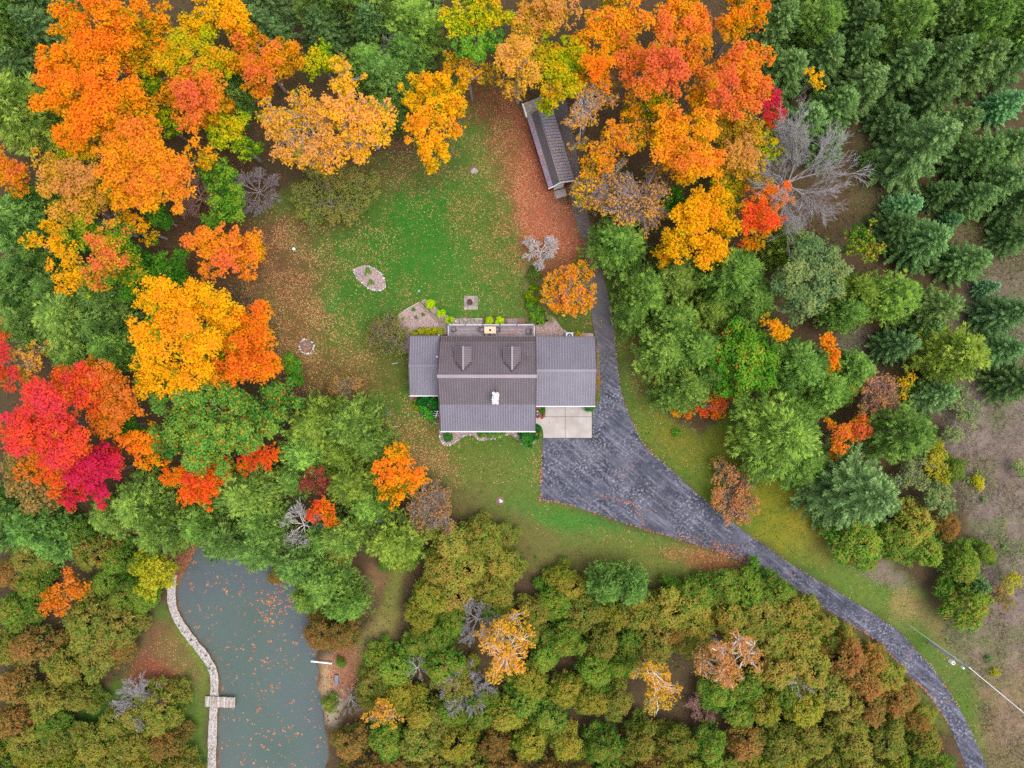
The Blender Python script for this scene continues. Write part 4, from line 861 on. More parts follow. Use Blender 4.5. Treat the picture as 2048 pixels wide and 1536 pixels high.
# ------------------------------------------------------------------ trees: where they stand
# leafy autumn trees: label, height, palette, crown lumps (px), options
RSP = [(C_(216,70,40), .02), (C_(236,170,40), .025)]
T = [
 ('large bright orange maple in the top left corner', 17, 'orange', [(120,122,48),(195,105,62),(285,105,55),(110,190,42),(180,205,68),(258,215,58),(150,268,38)], {}),
 ('yellow green maple below the large orange maple in the top left', 12.5, 'ylgreen', [(130,318,30),(165,300,28),(200,262,26)], {}),
 ('salmon topped maple right of the large orange one, top left', 15, 'salmon', [(395,180,48),(350,190,36),(435,215,38),(385,230,32)], dict(spread=1.5, bias=.5)),
 ('orange and green maple at the top edge, above the salmon topped one', 14, 'ylgreen', [(345,120,46),(410,110,46),(300,165,30),(455,130,30)], dict(bias=.62)),
 ('bright orange spreading maple with a notch on its east side, left woods', 17, 'goldor', [(258,298,52),(228,345,46),(312,335,52),(352,330,36),(404,312,30),(205,290,24),(285,262,34),(290,385,42),(245,392,32),(345,375,34)], dict(bias=.72)),
 ('peach and yellow maple at the left, under the bright orange one', 14, 'peach', [(108,352,40),(142,408,48),(188,402,34),(92,322,28),(175,350,30)], dict(dens=.85, spread=1.5)),
 ('yellow green maple with red tinted top beside the dark evergreens, left', 15, 'redgreen', [(170,465,44),(212,512,42),(255,545,44),(192,560,34),(230,470,36)], dict(spread=1.6, bias=.62)),
 ('ragged golden orange maple over the dark evergreens at the left', 12.5, 'gold', [(130,520,34),(112,480,28),(145,560,32),(60,480,22),(100,450,26),(185,580,22)], dict(dens=.75)),
 ('small golden tree left of the brown clearing', 10, 'gold', [(275,450,24),(298,480,20),(250,430,20)], dict(dens=.8)),
 ('dark leafed green tree between the golden maples, left', 9, 'green', [(335,535,34),(300,570,30),(360,560,26),(290,520,26)], dict(bias=.25)),
 ('green and yellow tree beside the twiggy brush, left woods', 11, 'green', [(440,352,34),(455,405,36),(432,440,26),(415,335,24)], dict(bias=.7, spread=1.5)),
 ('yellow green tree between the two largest orange maples, upper left', 11.5, 'ylgreen', [(468,258,32),(492,290,28),(445,280,24)], dict(bias=.35)),
 ('salmon orange maple standing apart on the brown leaf litter', 13, 'salmon', [(450,520,28),(418,492,38),(490,500,42),(455,474,28),(398,478,22),(492,545,22),(410,540,22)], dict(bias=.62)),
 ('great golden maple with a jagged west edge, left of the lawn', 18, 'gold', [(318,600,50),(395,600,52),(440,635,44),(300,672,48),(375,675,54),(290,745,40),(340,762,44),(432,600,34),(285,590,26),(395,740,36)], dict(bias=.66)),
 ('deep orange maple joined to the great golden one, facing the lawn', 15.5, 'orange', [(500,668,48),(522,730,44),(462,735,40),(472,640,34),(548,728,26),(440,775,26)], dict(bias=.8)),
 ('large scarlet maple at the left edge', 17, 'red', [(88,812,66),(158,770,50),(62,872,52),(128,890,58),(212,800,38),(28,850,36),(110,950,38)], dict(bias=.66, spread=1.2)),
 ('orange brown maple on the east flank of the scarlet one', 14.5, 'orangebr', [(215,770,38),(240,815,36),(205,850,34),(180,740,26)], dict(bias=.5)),
 ('crimson maple under the large scarlet one', 13.5, 'crimson', [(165,945,44),(205,935,38),(135,985,32),(215,905,28),(190,985,28)], dict(bias=.68, spread=1.2)),
 ('broad green maple flecked with red and yellow leaves', 15.5, 'greenspk', [(372,832,58),(462,818,58),(428,895,54),(340,880,40),(525,835,50),(565,800,34),(400,780,34),(490,880,40)], dict(specks=[(C_(214,80,44), .05), (C_(230,170,40), .05)], bias=.5)),
 ('orange red maple peeking out under the broad green one', 12, 'orred', [(400,965,38),(435,938,32),(352,950,32),(378,990,26),(415,995,24)], dict(bias=.6)),
 ('small orange red maple east of the broad green one', 10.5, 'orred', [(520,912,28),(545,905,20),(495,925,22)], dict(bias=.72)),
 ('small orange maple in the gap between scarlet and green maples', 11.5, 'orange', [(282,888,32),(300,918,26),(258,880,26),(305,870,22)], dict(bias=.62)),
 ('red maple cut by the left edge above the scarlet one', 14, 'red', [(0,700,26),(10,752,26),(-8,655,26),(-20,740,30)], dict(bias=.6)),
 ('sparse peach leaved tree between two red maples, left edge', 10.5, 'peach', [(58,720,28),(80,700,22),(40,745,22)], dict(dens=.45, twigs=.5)),
 ('orange tree cut by the left edge', 12, 'salmon', [(22,342,34),(-5,330,30),(35,370,22)], dict(bias=.55)),
 ('tall thinning golden maple with bare grey limbs above the lawn', 16.5, 'goldpeach', [(560,252,42),(602,222,42),(636,288,46),(590,302,42),(545,228,30),(640,325,28),(655,240,34)], dict(dens=.62, twigs=.5, bark=M_PALE, bias=.7, spread=1.1, fan=1)),
 ('orange and gold maple with a forked pale limb above the lawn', 16, 'goldpeach', [(682,212,38),(690,158,34),(738,222,40),(752,272,34),(718,300,30),(680,128,22),(765,225,24),(700,270,30)], dict(dens=.8, twigs=.3, bark=M_PALE, bias=.72)),
 ('golden yellow maple alone at the top of the lawn', 14, 'gold', [(828,188,32),(872,175,36),(868,228,40),(902,215,34),(850,278,32),(872,298,28),(862,328,17),(828,250,26),(905,260,22)], dict(bias=.66, spread=1.2)),
 ('orange and green tree at the top edge left of the forked maple', 13, 'salmon', [(482,115,40),(535,128,40),(520,175,28),(578,108,36),(500,80,34)], dict(bias=.5, spread=1.5, dens=.8)),
 ('ragged golden tree over the leaf strewn gap at the top', 11, 'gold', [(902,128,24),(938,148,28),(975,150,24),(920,175,18),(945,120,22)], dict(dens=.6, twigs=.4)),
 ('green tree at the top edge beside the ragged golden one', 12, 'green', [(955,100,28),(925,95,24),(985,85,26)], dict(bias=.5)),
 ('peach gold maple at the top of the lawn, left of the shed', 15, 'peach', [(1025,112,42),(1058,150,34),(1022,175,24),(1045,80,36)], dict(dens=.75, twigs=.3, bark=M_PALE, bias=.5)),
 ('yellow green maple overhanging the north end of the shed', 14.5, 'ylgreen', [(1118,130,46),(1100,182,30),(1135,170,30),(1100,100,36),(1090,212,20),(1150,110,32)], dict(bias=.55)),
 ('orange maple at the top edge behind the shed', 14.5, 'orange', [(1198,125,34),(1225,98,32),(1205,160,24)], dict(bias=.6)),
 ('wide salmon pink maple at the top edge', 16, 'salmon', [(1270,108,42),(1325,122,44),(1378,105,42),(1308,160,34),(1255,155,24),(1350,160,30),(1400,130,30)], dict(bias=.78)),
 ('orange salmon maple at the top edge beside the dark spruces', 16.5, 'salmon', [(1470,128,46),(1502,178,42),(1440,168,36),(1508,108,34),(1405,195,34),(1460,205,34)], dict(bias=.62, spread=1.3)),
 ('small vivid red maple against the dark spruces', 12.5, 'crimson', [(1550,205,26),(1548,236,22),(1535,185,18)], dict(bias=.55, spread=1.2)),
 ('great golden orange maple in the middle of the upper right wood', 17, 'goldor', [(1348,248,46),(1392,305,52),(1340,300,42),(1410,258,40),(1372,342,36),(1400,215,30),(1425,320,32)], dict(bias=.7)),
 ('thinning orange maple just east of the shed', 14, 'goldor', [(1272,222,34),(1232,268,38),(1208,310,34),(1258,285,28),(1182,328,24),(1285,260,28)], dict(dens=.72, twigs=.3, bias=.62)),
 ('sparse pale gold tree with grey limbs overhanging the shed', 12, 'peach', [(1200,190,36),(1178,225,30),(1222,160,28),(1165,190,26),(1150,240,22),(1160,290,20)], dict(dens=.3, twigs=.8, bark=M_PALE, fan=2)),
 ('peach and green tree between the golden maple and the red one', 14, 'peach', [(1462,258,40),(1502,262,34),(1490,305,34),(1450,338,34),(1472,372,28),(1515,330,26)], dict(bias=.35, spread=1.9, dens=.9)),
 ('bright yellow maple beside the driveway pines', 14.5, 'gold', [(1392,440,46),(1432,415,38),(1362,482,38),(1330,505,26),(1412,498,36),(1452,455,34),(1402,398,26),(1440,500,26)], dict(bias=.58, spread=.8)),
 ('orange red maple under the big bare tree', 14, 'orred', [(1532,390,32),(1512,432,36),(1562,392,26),(1512,480,26),(1542,440,28)], dict(bias=.6, spread=1.4)),
 ('nearly leafless violet twigged tree with last gold leaves east of the shed', 12.5, 'birch', [(1222,355,46),(1290,395,54),(1318,345,38),(1180,395,40),(1250,420,40),(1300,440,36)], dict(dens=.16, twigs=1.0, bark=M_BIRCHTWIG, fan=4)),
 ('sparse gold leaved tree between shed and violet twigged tree', 10.5, 'gold', [(1180,360,30),(1165,390,26),(1210,335,26),(1200,400,24)], dict(dens=.3, twigs=.5)),
 ('round orange tree with a thin centre beside the upper driveway', 7.5, 'goldor', [(1140,582,26),(1165,552,26),(1175,580,24),(1150,545,24),(1120,555,24),(1105,585,22),(1118,608,24),(1150,612,24),(1172,600,20)], dict(dens=.8, twigs=.6, leaf=.16, rs=(.5, .9), bias=.74, fan=2)),
 ('bright orange maple between the pines and the front lawn', 11, 'orange', [(790,925,34),(812,965,36),(782,985,32),(845,955,18),(772,950,26),(800,905,24)], dict(bias=.62)),
 ('dark maroon tree among the pines', 9, 'maroon', [(628,948,22),(645,975,20),(612,970,16)], dict(bias=.6)),
 ('small orange red tree below the maroon one', 9, 'orred', [(642,1015,24),(658,1040,20),(628,1030,18)], dict(bias=.66, spread=1.4)),
 ('brown twiggy half bare tree on the edge of the front lawn', 7, 'brown', [(848,1000,34),(878,1015,34),(842,1040,30),(885,1045,26),(860,975,24)], dict(dens=.34, twigs=.9, fan=3, leaf=.15, rs=(.5, .9))),
 ('pale gold birch in the middle of the cedar stand', 11, 'birch', [(1000,1262,30),(1012,1318,36),(1045,1282,26),(990,1348,26),(980,1290,24)], dict(dens=.5, twigs=.25, tw=1.8, bark=M_WHITEBARK, rs=(.5, .95), leaf=.15)),
 ('small bronze birch beside the pale gold birch', 9, 'birch', [(1030,1235,22),(965,1270,20)], dict(dens=.3, twigs=.7, bark=M_WHITEBARK, leaf=.15)),
 ('copper leaved birch with white forking limbs', 11, 'birchbr', [(1412,1322,32),(1460,1342,34),(1500,1312,32),(1440,1300,26),(1480,1285,24)], dict(dens=.42, twigs=.3, tw=2.0, bark=M_WHITEBARK, leaf=.15, rs=(.5, .95), fan=1)),
 ('yellow gold birch with pale limbs in the lower cedar stand', 10.5, 'birch', [(1308,1348,32),(1315,1398,34),(1278,1338,20),(1330,1375,26)], dict(dens=.45, twigs=.3, tw=1.8, bark=M_WHITEBARK, leaf=.15, rs=(.5, .95), bias=.4)),
 ('small yellow leaved tree at the bottom edge right of the pond', 7.5, 'birch', [(765,1420,24),(750,1440,20),(785,1435,22)], dict(dens=.5, twigs=.4, leaf=.15, rs=(.5, .9))),
 ('copper orange tree in the olive thicket at the lower left', 9, 'orangebr', [(100,1198,28),(140,1172,30),(120,1215,24),(160,1180,20)], dict(dens=.7, bias=.5)),
 ('yellow green tree beside the pond path', 8.5, 'yellow', [(298,1128,28),(322,1158,30),(288,1175,26),(275,1140,22),(335,1135,20)], dict(dens=.9, rs=(.5, 1.)),),
 ('small orange tree behind the grey green round tree', 8.5, 'gold', [(1548,648,20),(1565,665,18),(1535,640,14)], dict(bias=.8)),
 ('narrow upright orange tree in the right wood', 9, 'orange', [(1660,685,18),(1668,712,18),(1662,735,18),(1650,680,14)], dict(bias=.66)),
 ('low orange red bush at the edge of the east lawn', 4.5, 'orred', [(1425,805,20),(1448,800,20),(1410,815,16),(1440,825,16)], dict(bias=.66, leaf=.15, rs=(.4, .8), dens=.8, twigs=.5)),
 ('ragged orange maple sapling above the large spruce', 8.5, 'salmon', [(1682,865,18),(1712,862,24),(1680,895,20),(1660,848,12),(1725,850,18),(1672,912,12)], dict(bias=.7, rs=(.5, .9))),
 ('tiny orange bush under the driveway pines, left of two', 3, 'gold', [(1348,820,9),(1355,828,8)], dict(bias=.8, leaf=.13, rs=(.3, .5))),
 ('tiny orange bush under the driveway pines, right of two', 3, 'orange', [(1376,830,8),(1382,824,6)], dict(bias=.8, leaf=.13, rs=(.3, .5))),
 ('small orange sprig leaning out of the driveway pines', 4, 'gold', [(1320,765,9),(1325,785,8),(1318,755,7)], dict(bias=.8, leaf=.13, rs=(.3, .5))),
 ('orange red sprig at the east lawn edge, high up the drive', 3.5, 'orred', [(1293,646,8),(1298,655,6)], dict(bias=.5, leaf=.13, rs=(.3, .5))),
 ('light green tree with red berries behind the driveway pines', 11, 'green', [(1480,688,44),(1502,738,48),(1445,725,38),(1470,770,34),(1530,700,30)], dict(specks=RSP + [(C_(170, 70, 50), .03)], bias=.5)),
 ('round grey green hardwood dome in the right wood', 13, 'greygreen', [(1620,525,46),(1585,560,44),(1655,560,44),(1620,595,44),(1590,610,30),(1650,515,30)], dict(bias=.55, specks=[(C_(200, 180, 60), .03)])),
 ('pinkish leafless thicket tree in the right wood', 6.5, 'rust', [(1745,775,28),(1770,800,30),(1740,815,24),(1775,770,22)], dict(dens=.14, twigs=1.0, bark=M_TWIG, fan=5, leaf=.14, rs=(.5, .9))),
 ('small yellow bush beside the pinkish leafless thicket', 5, 'gold', [(1812,768,18),(1805,790,14),(1822,755,12)], dict(dens=.4, twigs=.6, bias=.4, leaf=.14, rs=(.4, .7))),
 ('upper rust tinged shrub between the driveway and the large pine', 3.6, 'rust', [(1452,945,26),(1475,960,26),(1440,930,18),(1490,975,20)], dict(dens=.35, twigs=.7, fan=2, leaf=.14, rs=(.4, .8))),
 ('rust red shrub overhanging the driveway edge', 4, 'rust', [(1462,1000,34),(1490,1015,28),(1440,1000,26),(1480,985,26),(1470,1030,22)], dict(dens=.5, twigs=.7, fan=2, leaf=.14, rs=(.4, .8), bias=.7)),
 ('olive orange tree under the crimson maple, left edge', 9.5, 'brown', [(40,965,34),(75,985,34),(115,1000,30),(20,930,28),(60,1010,24)], dict(bias=.3, spread=1.5, specks=[(C_(220,140,60),.12),(C_(110,124,54),.2)])),
 ('low wide olive crabapple spreading over the upper lawn', 4.6, 'olive', [(640,370,38),(690,360,38),(720,395,34),(660,410,40),(620,425,32),(600,395,30),(700,425,30),(740,360,24)], dict(dens=.45, twigs=.15, leaf=.13, rs=(.5, .9), fall=.2)),
 ('thin brownish shrub alone on the west lawn', 3.2, 'rust', [(690,770,24),(672,778,18),(708,765,16),(690,790,16)], dict(dens=.3, twigs=.6, fan=1, leaf=.12, rs=(.4, .7), bias=.3)),
 ('loose brown green smoke bush at the west end of the gravel bed', 2.8, 'olive', [(775,660,26),(798,672,24),(768,690,26),(752,675,22),(795,695,20),(780,640,18)], dict(dens=.55, twigs=.25, fan=1, leaf=.11, rs=(.35, .65), specks=[(C_(140,110,96), .3), (C_(84,116,52), .15)])),
 ('green leafy sapling beside the orange maple on the west lawn', 5, 'green', [(585,735,17),(590,758,15),(575,720,13)], dict(bias=.5, leaf=.14, rs=(.4, .7))),
 ('pale yellow shrub at the meadow edge', 3.2, 'yellow', [(1870,925,24),(1885,955,22),(1872,895,18)], dict(dens=.6, twigs=.5, leaf=.13, rs=(.4, .7), specks=[(C_(210,170,60), .1)])),
 ('pale grey shrub beside the large spruce', 4, 'greygreen', [(1825,935,24),(1810,960,22),(1840,965,20)], dict(dens=.5, twigs=.6, leaf=.13, rs=(.4, .7), bias=.9)),
 ('grey green willow shrub at the meadow edge', 4.5, 'greygreen', [(1882,985,26),(1895,1010,22),(1865,1000,22)], dict(dens=.8, leaf=.14, rs=(.4, .8), bias=.7)),
 ('pale loose shrub in the meadow corner near the spruces', 3.5, 'greygreen', [(1910,800,26),(1940,830,24),(1905,870,22),(1925,785,20)], dict(dens=.45, twigs=.5, leaf=.13, rs=(.4, .8), bias=.8)),
 ('yellowish brush in the meadow below the cedars', 3, 'yellow', [(2030,1160,18),(2020,1175,15)], dict(dens=.5, leaf=.13, rs=(.4, .7), specks=[(C_(210,160,60), .2)])),
 ('tawny brush between the last cedar and the meadow', 3, 'brown', [(2010,1205,20),(2000,1185,16)], dict(dens=.5, leaf=.13, rs=(.4, .7), bias=.2)),
 ('small yellow green bush alone in the meadow', 1.6, 'yellow', [(1957,962,12),(1962,972,9)], dict(leaf=.11, rs=(.25, .45))),
 ('pale shrub cut by the right edge in the meadow', 2.4, 'greygreen', [(2040,930,14),(2046,945,12)], dict(dens=.6, leaf=.12, rs=(.3, .5), bias=.9)),
 ('orange tinged mixed tree beside the blue spruce', 9, 'redgreen', [(1725,465,30),(1745,500,26),(1710,495,22)], dict(bias=.2, specks=[(C_(210,140,70), .1), (C_(70,100,50), .3)])),
 ('small yellow tree among the top right spruces', 10, 'gold', [(1632,155,18),(1645,172,14),(1620,145,12)], dict(dens=.6, bias=.35)),
]
for lab, h, pal, bl, kw in T:
    bl = [(a, b, r * 1.05) for a, b, r in bl]
    shrub = h < 5.01; tn = 'shrub' if shrub else ('birch_tree' if 'birch' in lab else 'autumn_tree')
    broadleaf(lab, h, pal, bl, name=tn, cat='shrub' if shrub else 'tree', group='leafy shrubs and saplings' if shrub else 'autumn trees around the clearing', **kw)

# low leafy trees closing the gaps under the big crowns
for lab, px, py, r, pal, h in [('green understory tree right of the top left orange maple', 320, 240, 34, 'ylgreen', 9), ('olive understory tree between peach and bright orange maples', 205, 385, 30, 'ylgreen', 9), ('green understory tree left of the brown clearing', 310, 430, 26, 'green', 7), ('yellow understory tree beside the shaded clearing, upper left', 440, 245, 30, 'ylgreen', 10), ('green understory tree at the top edge above the thinning maple', 640, 120, 34, 'ylgreen', 9),
 ('yellow understory tree between salmon and golden maples, upper right', 1310, 205, 34, 'ylgreen', 10), ('green understory tree behind the violet twigged tree', 1345, 400, 30, 'green', 8), ('yellow green understory tree below the great golden orange maple', 1440, 380, 34, 'ylgreen', 10), ('yellow understory tree beside the small red maple', 1530, 290, 30, 'ylgreen', 11), ('olive understory tree above the orange red maple', 1490, 350, 28, 'ylgreen', 9), ('green understory tree between the two golden maples, upper left', 150, 425, 26, 'ylgreen', 9),
 ('orange understory tree at the top edge beside the shed', 1160, 95, 30, 'orange', 12), ('gold understory tree right of the shed top', 1160, 160, 28, 'gold', 11), ('green understory tree under the great golden maple', 360, 720, 30, 'green', 8), ('yellow understory tree left of the deep orange maple', 430, 700, 30, 'ylgreen', 11), ('orange brown understory tree below the scarlet maple', 70, 930, 34, 'orangebr', 11), ('green understory tree beside the scarlet maple gap', 250, 850, 24, 'green', 6)]:
    broadleaf(lab, h, pal, [(px, py, r), (px + r * .7, py + r * .4, r * .7), (px - r * .6, py + r * .5, r * .65), (px + r * .1, py - r * .7, r * .6)], name='understory_tree', group='understory trees', bias=.4)
# leafless trees
BARE = [(1574, 366, 118, 16, M_PALE, 'big grey leafless tree leaning over the orange red maple'), (1082, 502, 32, 4.5, M_WHITEBARK, 'small white leafless tree at the edge of the leaf drift'),
 (600, 1055, 46, 8, M_WHITEBARK, 'white leafless tree above the pond'), (783, 1072, 36, 8, M_PALE, 'grey leafless top inside the lime green pine'), (712, 1030, 18, 9, M_PALE, 'small grey dead top among the pines'),
 (510, 378, 44, 5, M_BIRCHTWIG, 'grey twiggy brush left of the olive crabapple'), (392, 392, 40, 5.5, M_TWIG, 'brown twiggy brush under the orange maple, left woods'),
 (1602, 1374, 30, 6.5, M_WHITEBARK, 'white leafless tree in the cedars by the lower driveway'), (955, 1246, 40, 8, M_PALE, 'grey leafless limbs west of the pale gold birch'), (930, 1380, 44, 7, M_PALE, 'grey leafless tree in the lower middle cedars'),
 (832, 1345, 26, 7, M_PALE, 'small grey leafless tree right of the pond'), (700, 1400, 26, 2.2, M_PALE, 'low grey twiggy bush on the pond bank'), (278, 1408, 44, 6.5, M_PALE, 'grey dead branch reaching out of the olive shrub by the pond'), (445, 755, 22, 15.5, M_PALE, 'pale dead twigs between the great golden and the broad green maple'),
 (205, 445, 34, 14, M_BIRCHTWIG, 'bare limb rising from the red tinted maple, left'), (1405, 1410, 30, 1.6, M_TWIG, 'low brown brush heap in the lower cedar gap'), (790, 110, 40, 9, M_PALE, 'bare hanging branches at the top edge above the evergreens')]
for i, (px, py, r, h, mt, lab) in enumerate(BARE):
    zf = h * (.36 if r > 60 else .6); x, y, _ = P(px, py, zf); R = r * S * (HC - h * .6) / HC
    tr, tw = bare_meshes(500 + i, h, R * 1.02, 11 if r > 60 else 9, .05 + .011 * h, 4, 4 if r > 26 else 3, 1.0 if r > 60 else .45, mt)
    e = empty('bare_tree' if h > 3 else 'brush', (x, y, 0), 0, lab, 'tree' if h > 3 else 'brush', 'leafless trees and brush'); share('trunk', tr, e); share('twigs', tw, e)

# evergreens -----------------------------------------------------------------
def evergreen(kind, px, py, r, label, group, tint=(1, 1, 1), h=None):
    rr = random.Random(int(px * 7 + py * 13))
    if kind == 's': me, tk = SPR[rr.randrange(3)]; R0, H0, hh = 4.1, 14., h or max(5., r * S * 2.7); nm = 'spruce_tree'; zk = .55
    elif kind == 'p': me, tk = PIN[rr.randrange(4)]; R0, H0, hh = 4.0, 14., h or max(6., r * S * 2.6 + 2); nm = 'pine_tree'; zk = .6
    else: me, tk = CED[kind][rr.randrange(3)]; r = r * 1.1; R0, H0, hh = 3.3, 7., h or max(2.2, r * S * 1.75); nm = 'cedar_tree'; zk = .6
    x, y, _ = P(px, py, hh * zk); k = r * S * (HC - hh * zk) / HC / R0
    v = rr.uniform(.88, 1.14); tn = tuple(c * v * rr.uniform(.95, 1.05) for c in tint)
    if kind == 'p': k *= 1.1
    return add_tree(nm, x, y, label, 'tree', group, me, tk, rr.uniform(0, 6.28), (k * rr.uniform(.86, 1.14), k * rr.uniform(.86, 1.14), hh / H0 * rr.uniform(.88, 1.12)), tn)
DK, MD, LT, TEAL, BLUE, GY, YL = (.85, .85, .86), (1, 1, .95), (1.22, 1.14, 1.05), (.95, 1.0, 1.08), (1.15, 1.35, 1.7), (1.15, 1.12, 1.2), (1.36, 1.14, .85)
